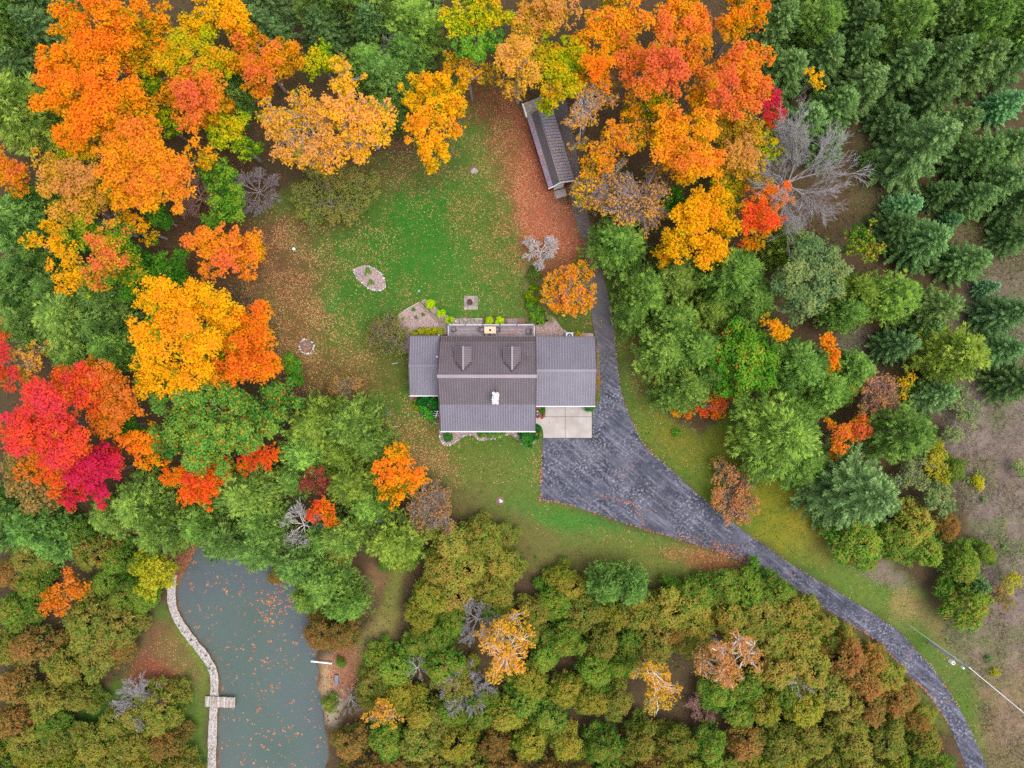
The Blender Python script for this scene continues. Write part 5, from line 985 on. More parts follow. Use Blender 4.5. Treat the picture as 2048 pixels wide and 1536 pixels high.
# one of a kind: kind, px, py, r, tint, label
for k, px, py, r, tn, lab in [
 ('p', 35, 215, 62, YL, 'pale olive pine in the upper left corner wood'), ('s', 25, 120, 44, DK, 'dark evergreen in the top left corner'), ('p', 20, 450, 58, TEAL, 'dark blue green pine at the left edge above the pine clump'), ('p', 92, 500, 36, MD, 'slim pine in front of the ragged golden maple, left'),
 ('p', 18, 585, 48, TEAL, 'dark pine at the left edge, middle height'), ('p', 140, 640, 62, LT, 'big light topped pine left of the great golden maple'), ('p', 215, 600, 46, TEAL, 'dark pine in the shade of the great golden maple'), ('p', 60, 650, 40, TEAL, 'pine between the big light topped pine and the left edge'), ('p', 155, 715, 44, LT, 'light green pine above the scarlet maple'), ('p', 230, 700, 42, MD, 'pine wedged between scarlet and golden maples'), ('p', 210, 660, 40, TEAL, 'dark pine behind the wedged pine, left wood'),
 ('p', 775, 165, 46, TEAL, 'dark bluish pine between the two golden maples at the top'), ('p', 740, 125, 40, MD, 'evergreen behind the forked maple at the top'), ('p', 812, 112, 36, TEAL, 'evergreen at the top edge above the golden yellow maple'), ('p', 775, 225, 30, DK, 'shaded evergreen beside the golden yellow maple'), ('p', 455, 190, 36, TEAL, 'dark pine in the gap between the two orange maples, top left'),
 ('p', 285, 1002, 50, LT, 'light green pine below the small orange maple, left'), ('p', 225, 1030, 40, LT, 'pine right of the crimson maple foot'), ('p', 335, 1060, 48, LT, 'pine above the white frame by the pond'), ('p', 400, 1050, 44, MD, 'pine over the north tip of the pond'), ('p', 490, 985, 54, LT, 'big light green pine north of the pond'), ('p', 520, 1045, 44, MD, 'pine at the pond head, left of the white bare tree'), ('p', 450, 1075, 40, TEAL, 'dark pine overhanging the pond head'), ('p', 520, 1095, 42, TEAL, 'dark pine overhanging the north east pond shore'),
 ('p', 640, 850, 48, YL, 'yellow green pine nearest the west lawn'), ('p', 705, 848, 50, LT, 'pine on the lawn edge facing the house front'), ('p', 612, 905, 46, LT, 'light pine east of the broad green maple'), ('p', 742, 890, 38, LT, 'pine left of the bright orange front maple'), ('p', 680, 905, 44, YL, 'olive pine in the heart of the front clump'), ('p', 590, 955, 38, MD, 'pine left of the maroon tree'), ('p', 705, 965, 44, YL, 'pale pine right of the maroon tree'), ('p', 740, 1010, 40, LT, 'pine below the bright orange front maple'), ('p', 690, 1070, 40, LT, 'pine right of the small orange red tree'), ('p', 650, 1080, 34, MD, 'pine under the small orange red tree'),
 ('p', 790, 1080, 44, YL, 'lime green pine with a grey dead top'), ('g', 795, 1118, 40, LT, 'green cedar under the lime green pine'), ('p', 600, 1130, 40, TEAL, 'pine on the pond shore below the white bare tree'), ('p', 650, 1165, 46, LT, 'light pine beside the pond, above the rust cedar'), ('p', 695, 1205, 36, MD, 'pine behind the rust cedar on the pond'), ('p', 620, 1190, 32, LT, 'pine leaning over the pond shore'),
 ('r', 670, 1110, 42, MD, 'rust brown cedar among the pines above the pond'), ('r', 640, 1272, 42, MD, 'broad rust cedar on the pond shore, west half'), ('r', 685, 1270, 38, MD, 'broad rust cedar on the pond shore, east half'), ('r', 550, 1152, 20, MD, 'small rust cedar at the pond edge'), ('g', 660, 1408, 20, LT, 'small bright green cedar on the pond beach'), ('g', 680, 1326, 11, MD, 'tiny green bush beside the white pole'),
 ('p', 1235, 492, 50, MD, 'green pine standing over the upper driveway'), ('p', 1290, 585, 48, LT, 'pine leaning toward the drive below the upper one'), ('p', 1345, 560, 50, LT, 'light pine in the middle of the driveway clump'), ('p', 1265, 625, 34, MD, 'small pine closest to the upper drive'), ('p', 1350, 640, 52, LT, 'big soft pine behind the east lawn'), ('p', 1455, 555, 60, MD, 'large pine under the bright yellow maple'), ('p', 1500, 605, 44, MD, 'pine left of the grey green dome'), ('p', 1420, 620, 44, YL, 'yellow tipped pine in the driveway clump'), ('p', 1330, 705, 46, LT, 'pine on the east lawn edge level with the garage'), ('p', 1385, 700, 44, MD, 'pine behind the one level with the garage'), ('p', 1375, 775, 44, LT, 'pine above the two tiny orange bushes'), ('p', 1340, 790, 34, MD, 'small pine at the east lawn edge'), ('p', 1415, 755, 34, MD, 'pine right behind the low orange red bush'),
 ('p', 1580, 490, 44, YL, 'olive pine under the big bare tree'), ('s', 1795, 455, 46, MD, 'spruce below the blue topped spruce'), ('s', 1860, 480, 58, GY, 'wide grey green spruce in the right wood'), ('s', 1945, 520, 52, MD, 'spruce pointing into the meadow gap, right'), ('p', 1722, 590, 38, YL, 'bright green larch like evergreen right of the grey green dome'), ('p', 1785, 595, 44, LT, 'light green evergreen in the middle right wood'), ('p', 1690, 625, 34, MD, 'low evergreen under the grey green dome'), ('s', 1880, 615, 60, LT, 'large bright spruce left of the blue sapling'), ('s', 1800, 690, 44, TEAL, 'teal spruce right of the narrow orange tree'), ('p', 1900, 710, 48, YL, 'yellow green evergreen at the meadow side'), ('s', 1850, 655, 40, MD, 'spruce between the bright and the teal ones'),
 ('s', 2022, 625, 52, TEAL, 'blue green spruce at the right edge, upper'), ('s', 2000, 700, 46, TEAL, 'blue green spruce at the right edge, lower'), ('s', 2040, 765, 46, DK, 'dark spruce at the right edge above the meadow'), ('p', 1595, 735, 52, MD, 'evergreen left of the narrow orange tree'), ('p', 1645, 785, 42, MD, 'evergreen above the large soft pine'), ('g', 1690, 770, 40, MD, 'leafy green bush between evergreens and pinkish thicket'), ('p', 1705, 735, 34, GY, 'grey green evergreen right of the narrow orange tree'), ('s', 1880, 785, 46, GY, 'grey spruce beside the small yellow bush'), ('p', 1555, 865, 70, LT, 'large soft pine on the east lawn'), ('p', 1600, 925, 46, MD, 'pine at the foot of the large soft pine'), ('p', 1530, 920, 36, MD, 'pine at the lawn end of the large soft pine'), ('p', 1800, 870, 56, MD, 'round dark pine right of the orange sapling'), ('s', 1718, 985, 88, GY, 'largest spruce, star shaped, above the lower lawn'), ('s', 1660, 960, 44, MD, 'spruce half hidden by the largest spruce'),
 ('g', 1722, 1090, 56, LT, 'green cedar with rust tips below the largest spruce'), ('o', 1835, 1045, 48, LT, 'olive cedar right of the largest spruce'), ('g', 1800, 1085, 44, LT, 'cedar between the rust tipped one and the meadow'), ('g', 1860, 1100, 44, LT, 'upper cedar of the meadow row'), ('r', 1895, 1050, 34, LT, 'rust tinged cedar at the meadow edge'), ('g', 1925, 1135, 50, LT, 'green cedar in the meadow row above the teal spruce'), ('s', 1960, 1170, 32, TEAL, 'small teal spruce between two cedars'), ('g', 1942, 1215, 54, LT, 'last green cedar of the meadow row'), ('g', 1975, 1110, 28, LT, 'small cedar on the meadow side'), ('g', 1915, 940, 24, MD, 'small green cedar alone in the meadow'),
 ('s', 1812, 415, 36, BLUE, 'blue green spruce in the brown clearing'), ('s', 1908, 440, 22, BLUE, 'small blue spruce by the brown clearing'), ('s', 1980, 574, 21, (1.5, 1.7, 2.4), 'small silver blue spruce at the meadow gap'), ('s', 2020, 205, 38, BLUE, 'bluish spruce at the top right edge'), ('s', 1742, 312, 20, MD, 'young spruce at the clearing edge'), ('s', 1885, 385, 36, MD, 'young spruce in the clearing left of the big ones'), ('s', 1855, 285, 78, GY, 'widest spruce of the top right stand'),
]: evergreen(k, px, py, r, lab, {'s': 'spruces', 'p': 'pines'}.get(k, 'cedars'), tn)
# dense stands where single trees look alike
ORD = ['first', 'second', 'third', 'fourth', 'fifth', 'sixth', 'seventh', 'eighth', 'ninth', 'tenth', 'eleventh', 'twelfth'] + ['number %d' % i for i in range(13, 40)]
def stand(lab, grp, items, grow=1.0):
    it = sorted(items, key=lambda q: q[2]); n = len(it); rows = max(1, round(math.sqrt(n) * .8)); per = math.ceil(n / rows)
    names = {1: [''], 2: ['upper row, ', 'lower row, '], 3: ['top row, ', 'middle row, ', 'bottom row, ']}.get(rows, ['top row, ', 'second row, ', 'third row, ', 'fourth row, ', 'bottom row, ', 'last row, '])
    for j in range(rows):
        for i, (k, px, py, r, tn) in enumerate(sorted(it[j * per:(j + 1) * per], key=lambda q: q[1])):
            evergreen(k, px, py, r * grow, f'{lab}, {names[j]}{ORD[i]} from left', grp, tn)
stand('dark spruce in the top right stand', 'top right spruce stand', [('s', x, y, r, t) for x, y, r, t in [(1585,130,54,MD),(1650,110,50,MD),(1615,240,56,GY),(1680,205,52,MD),(1735,165,60,MD),(1725,95,50,MD),(1815,125,64,MD),(1900,110,62,MD),(1965,120,54,LT),(2040,110,50,DK),(1870,195,54,MD),(1920,245,54,MD),(1965,305,56,MD),(2030,290,56,MD),(2005,365,54,MD),(1950,395,46,MD),(1660,285,44,MD),(2050,400,50,DK),(2040,470,40,DK),(1790,230,40,DK)]])
stand('evergreen among the upper left maples', 'upper left evergreens', [('p', 470, 165, 30, DK), ('p', 60, 400, 36, TEAL), ('p', 40, 540, 36, TEAL), ('p', 110, 580, 36, TEAL), ('p', 320, 610, 0.1, TEAL)][:4])
stand('evergreen at the left edge below the scarlet maple', 'left edge evergreens', [('p', 20, 1055, 46, TEAL), ('p', 75, 1050, 44, TEAL), ('p', 110, 1085, 36, TEAL), ('p', -10, 1010, 40, TEAL)])
stand('cedar in the thicket left of the pond', 'cedar thicket left of the pond', [(k, x, y, r, t) for k, x, y, r, t in [('g',150,1068,40,MD),('o',190,1105,42,MD),('g',232,1118,38,MD),('o',55,1122,42,MD),('r',15,1150,42,MD),('g',35,1225,44,MD),('g',205,1165,38,MD),('g',252,1188,42,MD),('g',285,1205,30,MD),('o',165,1245,54,MD),('o',225,1252,50,MD),('r',65,1292,50,MD),('o',125,1330,50,MD),('r',25,1375,48,MD),('o',88,1398,48,MD),('o',190,1315,42,MD),('r',235,1300,36,MD),('o',155,1395,36,MD),('o',15,1300,40,MD),('r',20,1445,46,MD),('g',100,1450,40,MD),('g',60,1180,38,MD),('g',270,1130,30,DK)]])
stand('olive cedar clump on the pond lawn', 'cedars on the pond lawn', [('o',320,1415,46,MD),('o',270,1435,40,MD),('o',345,1385,28,MD),('o',220,1450,34,MD)])
stand('tawny cedar in the clump below the front lawn', 'cedar clump below the front lawn', [('o',905,1085,50,LT),('o',960,1075,46,LT),('o',880,1140,46,LT),('o',940,1135,52,LT),('o',1000,1125,46,LT),('y',860,1190,44,MD),('o',920,1190,46,LT),('o',980,1180,44,LT),('y',845,1235,38,MD),('g',910,1240,40,MD),('g',990,1215,34,MD),('o',1015,1075,30,MD)])
stand('cedar between the pond and the pale gold birch', 'cedars right of the pond', [('g',870,1275,38,MD),('g',885,1335,48,MD),('o',905,1370,38,MD),('g',785,1345,42,MD),('o',740,1370,34,MD),('y',800,1395,42,MD),('y',840,1425,42,MD),('g',760,1315,30,MD),('g',830,1290,30,MD),('o',735,1400,30,MD),('g',905,1430,42,MD),('g',960,1425,44,MD),('o',880,1450,36,MD),('y',930,1350,30,MD)])
stand('cedar between pale gold and yellow birch', 'middle cedar stand', [('y',1060,1360,40,MD),('g',1085,1320,38,MD),('g',1055,1405,42,MD),('y',1010,1430,42,MD),('o',1075,1225,40,MD),('o',1055,1265,34,MD),('g',1110,1205,40,MD),('y',1120,1160,36,MD),('y',1150,1180,32,MD),('o',1165,1235,46,MD),('g',1128,1280,44,MD),('o',1205,1285,46,MD),('g',1190,1345,44,MD),('y',1130,1385,44,MD),('y',1185,1405,42,MD),('g',1240,1330,38,MD),('o',1235,1405,36,MD),('g',1100,1440,42,MD),('y',1230,1230,42,MD),('g',1260,1290,40,MD)])
stand('cedar along the lower side of the drive', 'cedars along the drive', [('p',1212,1170,34,TEAL),('p',1262,1175,34,TEAL),('o',1290,1225,50,LT),('o',1345,1225,50,LT),('o',1310,1275,46,MD),('g',1350,1190,34,MD),('g',1400,1195,46,MD),('g',1455,1180,44,MD),('g',1500,1175,44,MD),('o',1400,1250,48,LT),('o',1460,1235,48,LT),('o',1520,1225,48,MD),('g',1555,1185,40,MD),('o',1590,1225,46,LT),('o',1545,1280,46,LT),('o',1605,1285,50,LT),('o',1370,1285,32,MD),('o',1490,1270,40,MD),('r',1350,1265,34,LT)])
stand('rust speckled cedar at the lower drive end', 'cedars at the lower drive', [('g',1435,1385,40,MD),('g',1490,1375,46,MD),('y',1530,1420,46,MD),('g',1480,1430,42,MD),('o',1560,1345,48,LT),('o',1625,1345,46,LT),('r',1690,1315,48,LT),('g',1660,1290,34,MD),('r',1730,1365,50,LT),('o',1665,1385,48,MD),('y',1610,1420,46,MD),('r',1745,1420,46,MD),('r',1795,1410,38,LT),('o',1690,1440,44,MD),('r',1835,1445,32,MD),('g',1580,1390,36,MD),('o',1650,1252,30,LT),('o',1700,1288,30,LT),('r',1748,1322,30,LT),('o',1785,1358,30,LT),('r',1820,1398,28,LT),('o',1850,1435,28,LT)])
# the wood goes on beyond the photograph's upper and lower edge
stand('cedar at the bottom edge', 'trees beyond the lower edge', [(random.Random(i).choice('oogyr'), x, y, 44, MD) for i, (x, y) in enumerate([(x0 + (20 if yy > 1500 else 0), yy) for yy in (1490, 1550) for x0 in list(range(-30, 400, 72)) + list(range(700, 1870, 72))])])
stand('evergreen at the top edge', 'evergreens beyond the upper edge', [(random.Random(i).choice('sp'), x, y, 52, random.Random(i).choice((DK, MD, LT))) for i, (x, y) in enumerate([(x0, yy) for yy in (45, -20) for x0 in (-20, 60, 520, 640, 740, 830, 1560, 1640, 1720, 1800, 1880, 1960, 2040)])])
for lab, h, pal, bl, kw in [
 ('orange maple beyond the upper edge, left', 16, 'orange', [(140,45,46),(220,30,50),(300,45,46),(180,-20,50)], {}), ('golden maple beyond the upper edge, left of the middle', 15, 'gold', [(400,45,42),(460,30,44),(430,-20,44)], {}),
 ('yellow green maple beyond the upper edge above the lawn', 14, 'ylgreen', [(920,45,36),(980,30,40),(950,-10,40)], {}), ('peach maple beyond the upper edge above the shed', 15, 'peach', [(1060,40,42),(1120,30,42),(1090,-20,44)], dict(dens=.8)),
 ('golden maple beyond the upper edge above the shed wood', 16, 'goldor', [(1200,45,42),(1260,40,42),(1230,-15,46)], {}), ('salmon maple beyond the upper edge, right of the middle', 16, 'salmon', [(1340,45,42),(1400,45,42),(1370,-10,46)], {}), ('orange maple beyond the upper edge beside the spruces', 16, 'orange', [(1470,50,40),(1510,30,36),(1480,-15,40)], {}),
]: broadleaf(lab, h, pal, bl, name='autumn_tree', cat='tree', group='autumn trees around the clearing', **kw)
# ------------------------------------------------------------------ garden, small things
M_MULCH = m_speckle('pinkish_stone_mulch', L4(116, 92, 88), L4(186, 160, 156), 7, .95, 5, .6)
M_SOIL = m_speckle('brown_mulch', L4(92, 66, 56), L4(146, 112, 100), 6, .95, 5, .6)
M_TIMBER = m_speckle('weathered_timber', L4(116, 100, 88), L4(156, 138, 124), 3, .9)
M_PAVER = m_speckle('grey_paver', L4(138, 124, 114), L4(172, 158, 146), 3, .9); M_PAVER2 = m_speckle('darker_paver', L4(120, 108, 104), L4(150, 138, 134), 3, .9)
def bed(name, pts, label, mat=None, smooth=True):
    q = smooth_line(pts, 4, True) if smooth else pts
    o = prism(name, pxpoly(q), -.03, .05, mat or M_MULCH); return tag(o, label, 'garden bed')
def stones_along(parent, pts, step, sizes, pool, closed=False, drop=.0, z=.06):
    r = random.Random(int(pts[0][0] * 3 + pts[0][1])); ln = smooth_line(pts, 12, closed)
    if closed: ln = ln + [ln[0]]
    acc = 0.; last = ln[0]
    for q in ln[1:]:
        acc += float(np.linalg.norm(q - last)); last = q
        if acc >= step:
            acc = 0
            if r.random() < drop: continue
            s = r.uniform(*sizes); x, y, _ = P(q[0] + r.uniform(-.7, .7), q[1] + r.uniform(-.7, .7))
            share('stone', pool[r.randrange(len(pool))], parent, (x, y, z), r.uniform(0, 6), (s, s * r.uniform(.65, 1), s * .55))
b1 = bed('garden_bed', [(839,604),(812,620),(783,643),(765,665),(768,690),(785,703),(818,704),(818,672),(860,673),(895,668),(896,660),(868,632)], 'pinkish gravel bed between the deck corner and the smoke bush', smooth=False)
m = MB()
for a, b in (((839,606),(868,634)),((868,634),(896,663))):
    MBp = [P(*a), P(*b)]; MB().obox((MBp[0][0], MBp[0][1], .1), (MBp[1][0], MBp[1][1], .1), .3, .2).build('timber_edging', M_TIMBER, b1)
    MB().obox((MBp[0][0] + .3, MBp[0][1] + .22, .08), (MBp[1][0] + .3, MBp[1][1] + .22, .08), .22, .16).build('timber_edging', M_TIMBER, b1)
M_EDGE = m_speckle('pale_plastic_edging', L4(186, 166, 156), L4(206, 188, 180), 3, .8)
for a, b in (((838,605),(812,619)),((812,619),(783,642)),((792,703),(818,705))): 
    p, q = P(*a), P(*b); MB().obox((p[0], p[1], .08), (q[0], q[1], .08), .08, .16).build('edging', M_EDGE, b1)
b2 = bed('garden_bed', [(843,600),(852,598),(872,616),(888,628),(906,636),(918,638),(918,648),(896,649),(897,660),(868,631)], 'narrow mulch bed with three round lime shrubs beside the timbers', smooth=False)
b3 = bed('garden_bed', [(965,637),(1048,636),(1052,649),(965,649)], 'mulch strip with two lime shrubs along the deck', M_SOIL, False)
b4 = bed('garden_bed', [(1071,648),(1090,640),(1104,633),(1112,640),(1122,655),(1134,664),(1186,667),(1188,676),(1071,676)], 'gravel bed between the deck and the air conditioner', M_MULCH, False)
b5 = bed('garden_bed', [(818,790),(828,806),(836,822),(850,836),(866,846),(880,850),(884,790)], 'mulch bed full of hydrangeas beside the west wing', M_SOIL, False)
b6 = bed('garden_bed', [(878,858),(879,874),(884,886),(895,890),(908,886),(918,878),(930,871),(945,869),(952,876),(966,881),(985,878),(1000,874),(1015,869),(1028,871),(1036,880),(1045,890),(1060,892),(1072,884),(1076,866),(1072,856),(1000,856)], 'wavy stone edged bed along the front porch', M_MULCH, False)
stones_along(b6, [(879,862),(880,876),(886,887),(896,890),(908,886),(918,878),(930,871),(944,869)], 3.2, (.13, .22), RK + RKW, False, .1)
stones_along(b6, [(952,876),(966,881),(985,878),(1000,874),(1014,869),(1028,871),(1036,880)], 3.4, (.1, .18), RK + RKW, False, .2)
b7 = bed('garden_bed', [(1068,816),(1082,815),(1090,822),(1090,832),(1084,836),(1068,838)], 'small flower bed in the notch of the concrete apron', M_SOIL, True)
b8 = bed('garden_bed', [(1192,690),(1198,700),(1200,760),(1199,800),(1194,812),(1188,812),(1188,690)], 'narrow flower strip along the garage side wall', M_SOIL, False)
b9 = bed('garden_bed', [(1048,530),(1075,525),(1085,560),(1088,600),(1098,632),(1090,645),(1054,647),(1052,600)], 'weedy planting strip running north from the deck', m_speckle('weedy_soil', L4(92, 84, 52), L4(120, 116, 64), 4, .95), True)
ob = bed('oval_garden_bed', [(708,540),(716,534),(735,531),(755,540),(768,556),(772,570),(768,579),(755,582),(738,578),(722,565),(711,552)], 'oval stone edged flower bed in the middle of the lawn', M_MULCH)
stones_along(ob, [(709,540),(717,535),(735,532),(755,541),(767,556),(771,570),(767,578),(755,581),(738,577),(722,564),(711,552)], 3.6, (.1, .19), RK + RKW, True, .12)
MB().ring(P(718, 546)[:2], .32, .5, .04, .16, 20).build('planting_ring', M_ROCK, ob); MB().ring(P(753, 568)[:2], .34, .5, .04, .16, 20).build('planting_ring', M_ROCK, ob); MB().ring(P(737, 558)[:2], .3, .4, .04, .12, 20).build('planting_ring', M_ROCKG, ob)

def little(label, pal, blobs, h, name='garden_shrub', cat='shrub', group='garden shrubs', **kw):
    kw.setdefault('leaf', .075); kw.setdefault('rs', (.16, .3)); kw.setdefault('fall', .1)
    return broadleaf(label, h, pal, blobs, name=name, cat=cat, group=group, **kw)
for cx, cy, r, lab in ((860.2,607.5,9,'round lime shrub nearest the lawn, first of three by the timbers'),(881.6,627,8.6,'round lime shrub, middle one of three by the timbers'),(898.5,641,8.8,'round lime shrub at the deck corner, last of three by the timbers'),(977.5,641.5,8.2,'left of two round lime shrubs against the deck rail'),(998.5,641.5,8.6,'right of two round lime shrubs against the deck rail')):
    little(lab, 'lime', [(cx, cy, r * 1.02), (cx - r * .3, cy + r * .2, r * .7), (cx + r * .3, cy - r * .2, r * .7)], 1.25, dens=1.3, rim=0)
for cx, cy, r, lab in ((895.8,874,8.6,'clipped dark green ball in the stone edged bend, west porch end'),(1053,877,13,'large clipped green ball at the east porch end'),(1180,814,9,'clipped green ball at the garage corner'),(1085.5,822.5,4.6,'small green ball in the flower bed by the apron')):
    little(lab, 'box', [(cx, cy, r * 1.1)], 1.5 if r > 6 else .8, dens=1.6, rs=(.12, .22), leaf=.06, rim=0)
little('yellow green hedge against the west wing', 'ylgreen', [(828,666,8),(842,663,9),(856,662,9),(870,663,9),(882,664,8)], 1.3, dens=.9, bias=.28, cat='hedge', name='hedge')
little('dark leaved hydrangea against the west wing wall', 'hosta', [(850,800,12),(866,802,12),(872,815,9),(838,805,9)], 1.5, leaf=.11, bias=.12, specks=[(C_(236,226,180), .012)], rs=(.22, .4))
little('bright hydrangea with cream flower heads', 'hosta', [(846,818,10),(858,824,10),(864,834,8),(852,832,6),(868,842,5)], 1.2, leaf=.12, bias=.72, specks=[(C_(244,232,190), .05)], rs=(.22, .4))
little('olive ground cover at the tip of the hydrangea bed', 'ylgreen', [(832,812,8),(835,803,7)], .9, bias=.2)
little('green perennials along the porch front', 'green', [(962,868,8),(978,869,8),(992,868,8),(1005,867,6)], .8, bias=.55, name='perennials', cat='perennials')
little('low juniper around the pumpkin', 'box', [(1070,872,10),(1075,858,8),(1060,888,7),(1042,866,7)], .45, bias=.4, name='juniper')
little('shrubby weeds beside the deck, planting strip', 'green', [(1066,632,11),(1078,622,11),(1062,612,10),(1082,640,9)], 1.3, bias=.62, leaf=.1, name='weedy_shrub')
little('middle weedy shrubs of the planting strip', 'ylgreen', [(1058,590,10),(1068,575,10),(1062,600,9),(1072,598,8)], 1.1, bias=.15, leaf=.1, name='weedy_shrub')
little('dark juniper under the white leafless tree', 'olive', [(1066,542,12),(1060,555,10),(1075,550,9)], 1.2, bias=.1, leaf=.1, name='juniper', specks=[(C_(84,120,44), .5)])
little('silvery shrub between planting strip and gravel bed', 'greygreen', [(1098,634,6),(1102,641,5),(1092,628,4)], .9, bias=1.0, name='silver_shrub')
little('yellow flowers beside the air conditioner', 'ylgreen', [(1153,669,4),(1161,669,4),(1157,666,3)], .6, bias=.6, name='flowers', cat='flowers', specks=[(C_(248,196,30), .3)])
little('orange flowers along the garage wall, upper clump', 'green', [(1195,712,5),(1195,724,4)], .7, name='flowers', cat='flowers', specks=[(C_(240,150,40), .3)])
little('orange flowers along the garage wall, middle clump', 'green', [(1196,755,5),(1197,767,5)], .7, name='flowers', cat='flowers', specks=[(C_(244,140,30), .5)])
little('green plants along the garage wall, lower clump', 'green', [(1195,786,5),(1194,797,6),(1193,806,4)], .8, name='perennials', cat='perennials', specks=[(C_(244,140,30), .12)])
little('pink petunias at the edge of the apron bed', 'green', [(1074,834,3.4),(1079,832,2.6)], .5, name='flowers', cat='flowers', specks=[(C_(236,40,110), .6)])
little('magenta petunias right of the pink ones', 'green', [(1085,834,3.6),(1087,829,3)], .5, name='flowers', cat='flowers', specks=[(C_(230,30,110), .5)])
little('white flowering plant in the apron bed', 'greygreen', [(1075,828,3),(1080,823,2.5)], .6, name='flowers', cat='flowers', specks=[(C_(250,250,246), .5)])
for cx, cy, s, lab in ((735,541,6,'leafy plant in the upper half of the oval bed'),(741,562,5,'leafy plant in the lower half of the oval bed')):
    little(lab, 'green', [(cx, cy, s), (cx + 5, cy + 4, s * .7), (cx - 4, cy + 6, s * .6)], .5, dens=.5, name='bed_plant', cat='plant')
for cx, cy, s, lab in ((827,618,4.5,'tan grass clump in the gravel bed'),(846,628,4,'green clump beside the timber edging'),(832,634,3.5,'small green clump in the middle of the gravel bed'),(806,637,3.4,'lone bright plant at the west of the gravel bed'),(845,660,3,'grey tuft by the hedge'),(1352,865,9,'dark green weed clump on the east lawn')):
    little(lab, 'green', [(cx, cy, s), (cx + s * .5, cy + 1, s * .6)], .45, dens=.6, bias=.5 if s < 4 else .3, name='bed_plant', cat='plant')
for cx, cy, s, lab in ((1900,1200,5,'green tuft at the meadow edge, beside the last cedar'),(1990,1345,9,'bright yellow green tuft in the lower meadow'),(1978,1318,8,'dull green tuft in the lower meadow'),(1968,1000,7,'tuft below the yellow bush in the meadow'),(2010,1095,8,'green tuft in the middle of the meadow'),(1985,1115,6,'small tuft right of the meadow cedar row'),(1935,960,8,'grey green tuft left of the yellow meadow bush')):
    little(lab, 'yellow' if s > 8 else 'greygreen', [(cx, cy, s), (cx + s * .6, cy + 2, s * .6)], .7, dens=.6, name='meadow_tuft', cat='plant', leaf=.1)

# pavers
def paving(name, x0, x1, y0, y1, nx, ny, label, mats, seed):
    x, y, _ = P((x0 + x1) / 2, (y0 + y1) / 2); e = empty(name, (x, y, 0), 0, label, 'paving'); r = random.Random(seed); wx = (x1 - x0) * S / nx; wy = (y1 - y0) * S / ny
    for i in range(nx):
        for j in range(ny):
            cx = -(x1 - x0) * S / 2 + (i + .5) * wx; cy = -(y1 - y0) * S / 2 + (j + .5) * wy
            box('paver', cx - wx / 2 + .012, cx + wx / 2 - .012, cy - wy / 2 + .012, cy + wy / 2 - .012, -.04, .055 + r.uniform(-.006, .006), r.choice(mats), e)
    return e
paving('paver_patio', 919, 965, 636, 649, 6, 2, 'grey paver landing between the lime shrubs and the rail', [M_PAVER, M_PAVER2], 1)
paving('stepping_slabs', 1015, 1034, 638, 649, 2, 1, 'two grey slabs beside the lime shrubs at the deck', [M_PAVER2], 2)
fp = paving('fire_pit_pad', 928, 956, 591.5, 619.5, 4, 4, 'square paver pad carrying the fire pit', [M_PAVER, M_PAVER2], 3)
fx, fy, _ = P(940, 604.8)
pit = empty('fire_pit', (fx, fy, .06), 0, 'round black steel fire pit with ashes on the paver pad', 'fire pit')
MB().ring((0, 0), .29, .37, 0, .32, 24).build('steel_ring', M_BLACK, pit); MB().cyl((0, 0), .285, .0, .06, 20).build('ash_bed', m_speckle('ash', L4(70, 56, 54), L4(150, 112, 100), 8, .95), pit)
M_CHAR = m_speckle('charred_wood', L4(60, 40, 34), L4(150, 92, 76), 6, .9)
for k in range(4):
    a = k * .8 + .2; MB().tube([(-.2 * math.cos(a), -.2 * math.sin(a), .08 + .02 * k), (.2 * math.cos(a), .2 * math.sin(a), .12 + .03 * k)], .035, 6).build('log', M_CHAR, pit)
# air conditioner
ax_, ay, _ = P(1139, 671.5, .8)
ac = empty('air_conditioner', (ax_, ay, 0), 0, 'square white air conditioner beside the garage wing', 'air conditioner')
box('casing', -.5, .5, -.45, .45, .05, .86, m_speckle('pale_grey_casing', L4(200, 208, 220), L4(220, 226, 234), 3, .5), ac)
MB().ring((0, 0), .33, .4, .862, .89, 24).build('fan_guard', M_WHITE, ac); MB().cyl((0, 0), .33, .80, .868, 24).build('fan_well', M_POSTCAP, ac)
m = MB()
for k in range(8): a = k * math.pi / 4; m.obox((.05 * math.cos(a), .05 * math.sin(a), .875), (.33 * math.cos(a), .33 * math.sin(a), .875), .02, .015)
m.build('grille', M_BLACK, ac); MB().cyl((0, 0), .07, .88, .9, 12).build('fan_hub', M_WHITE, ac)
# pumpkin
px_, py_, _ = P(1072.8, 868.6, .3); pk = empty('pumpkin', (px_, py_, .28), 0, 'round orange pumpkin beside the porch corner', 'pumpkin')
v = []; f = []; nu, nvv = 24, 10
for j in range(nvv + 1):
    th = math.pi * j / nvv
    for i in range(nu):
        ph = 2 * math.pi * i / nu; rr = .2 * (1 + .07 * math.cos(8 * ph)) * math.sin(th); v.append((rr * math.cos(ph), rr * math.sin(ph), .16 + .155 * math.cos(th) * (1 - .25 * math.exp(-(math.sin(th) * 3) ** 2))))
for j in range(nvv):
    for i in range(nu): f.append((j * nu + i, (j + 1) * nu + i, (j + 1) * nu + (i + 1) % nu, j * nu + (i + 1) % nu))
mesh_obj('rind', v, f, m_speckle('orange_pumpkin', L4(238, 110, 20), L4(250, 132, 30), 4, .5), pk, True)
MB().tube([(0, 0, .27), (.02, .01, .34), (.05, .02, .38)], .02, 6).build('stem', M_TIMBER, pk)
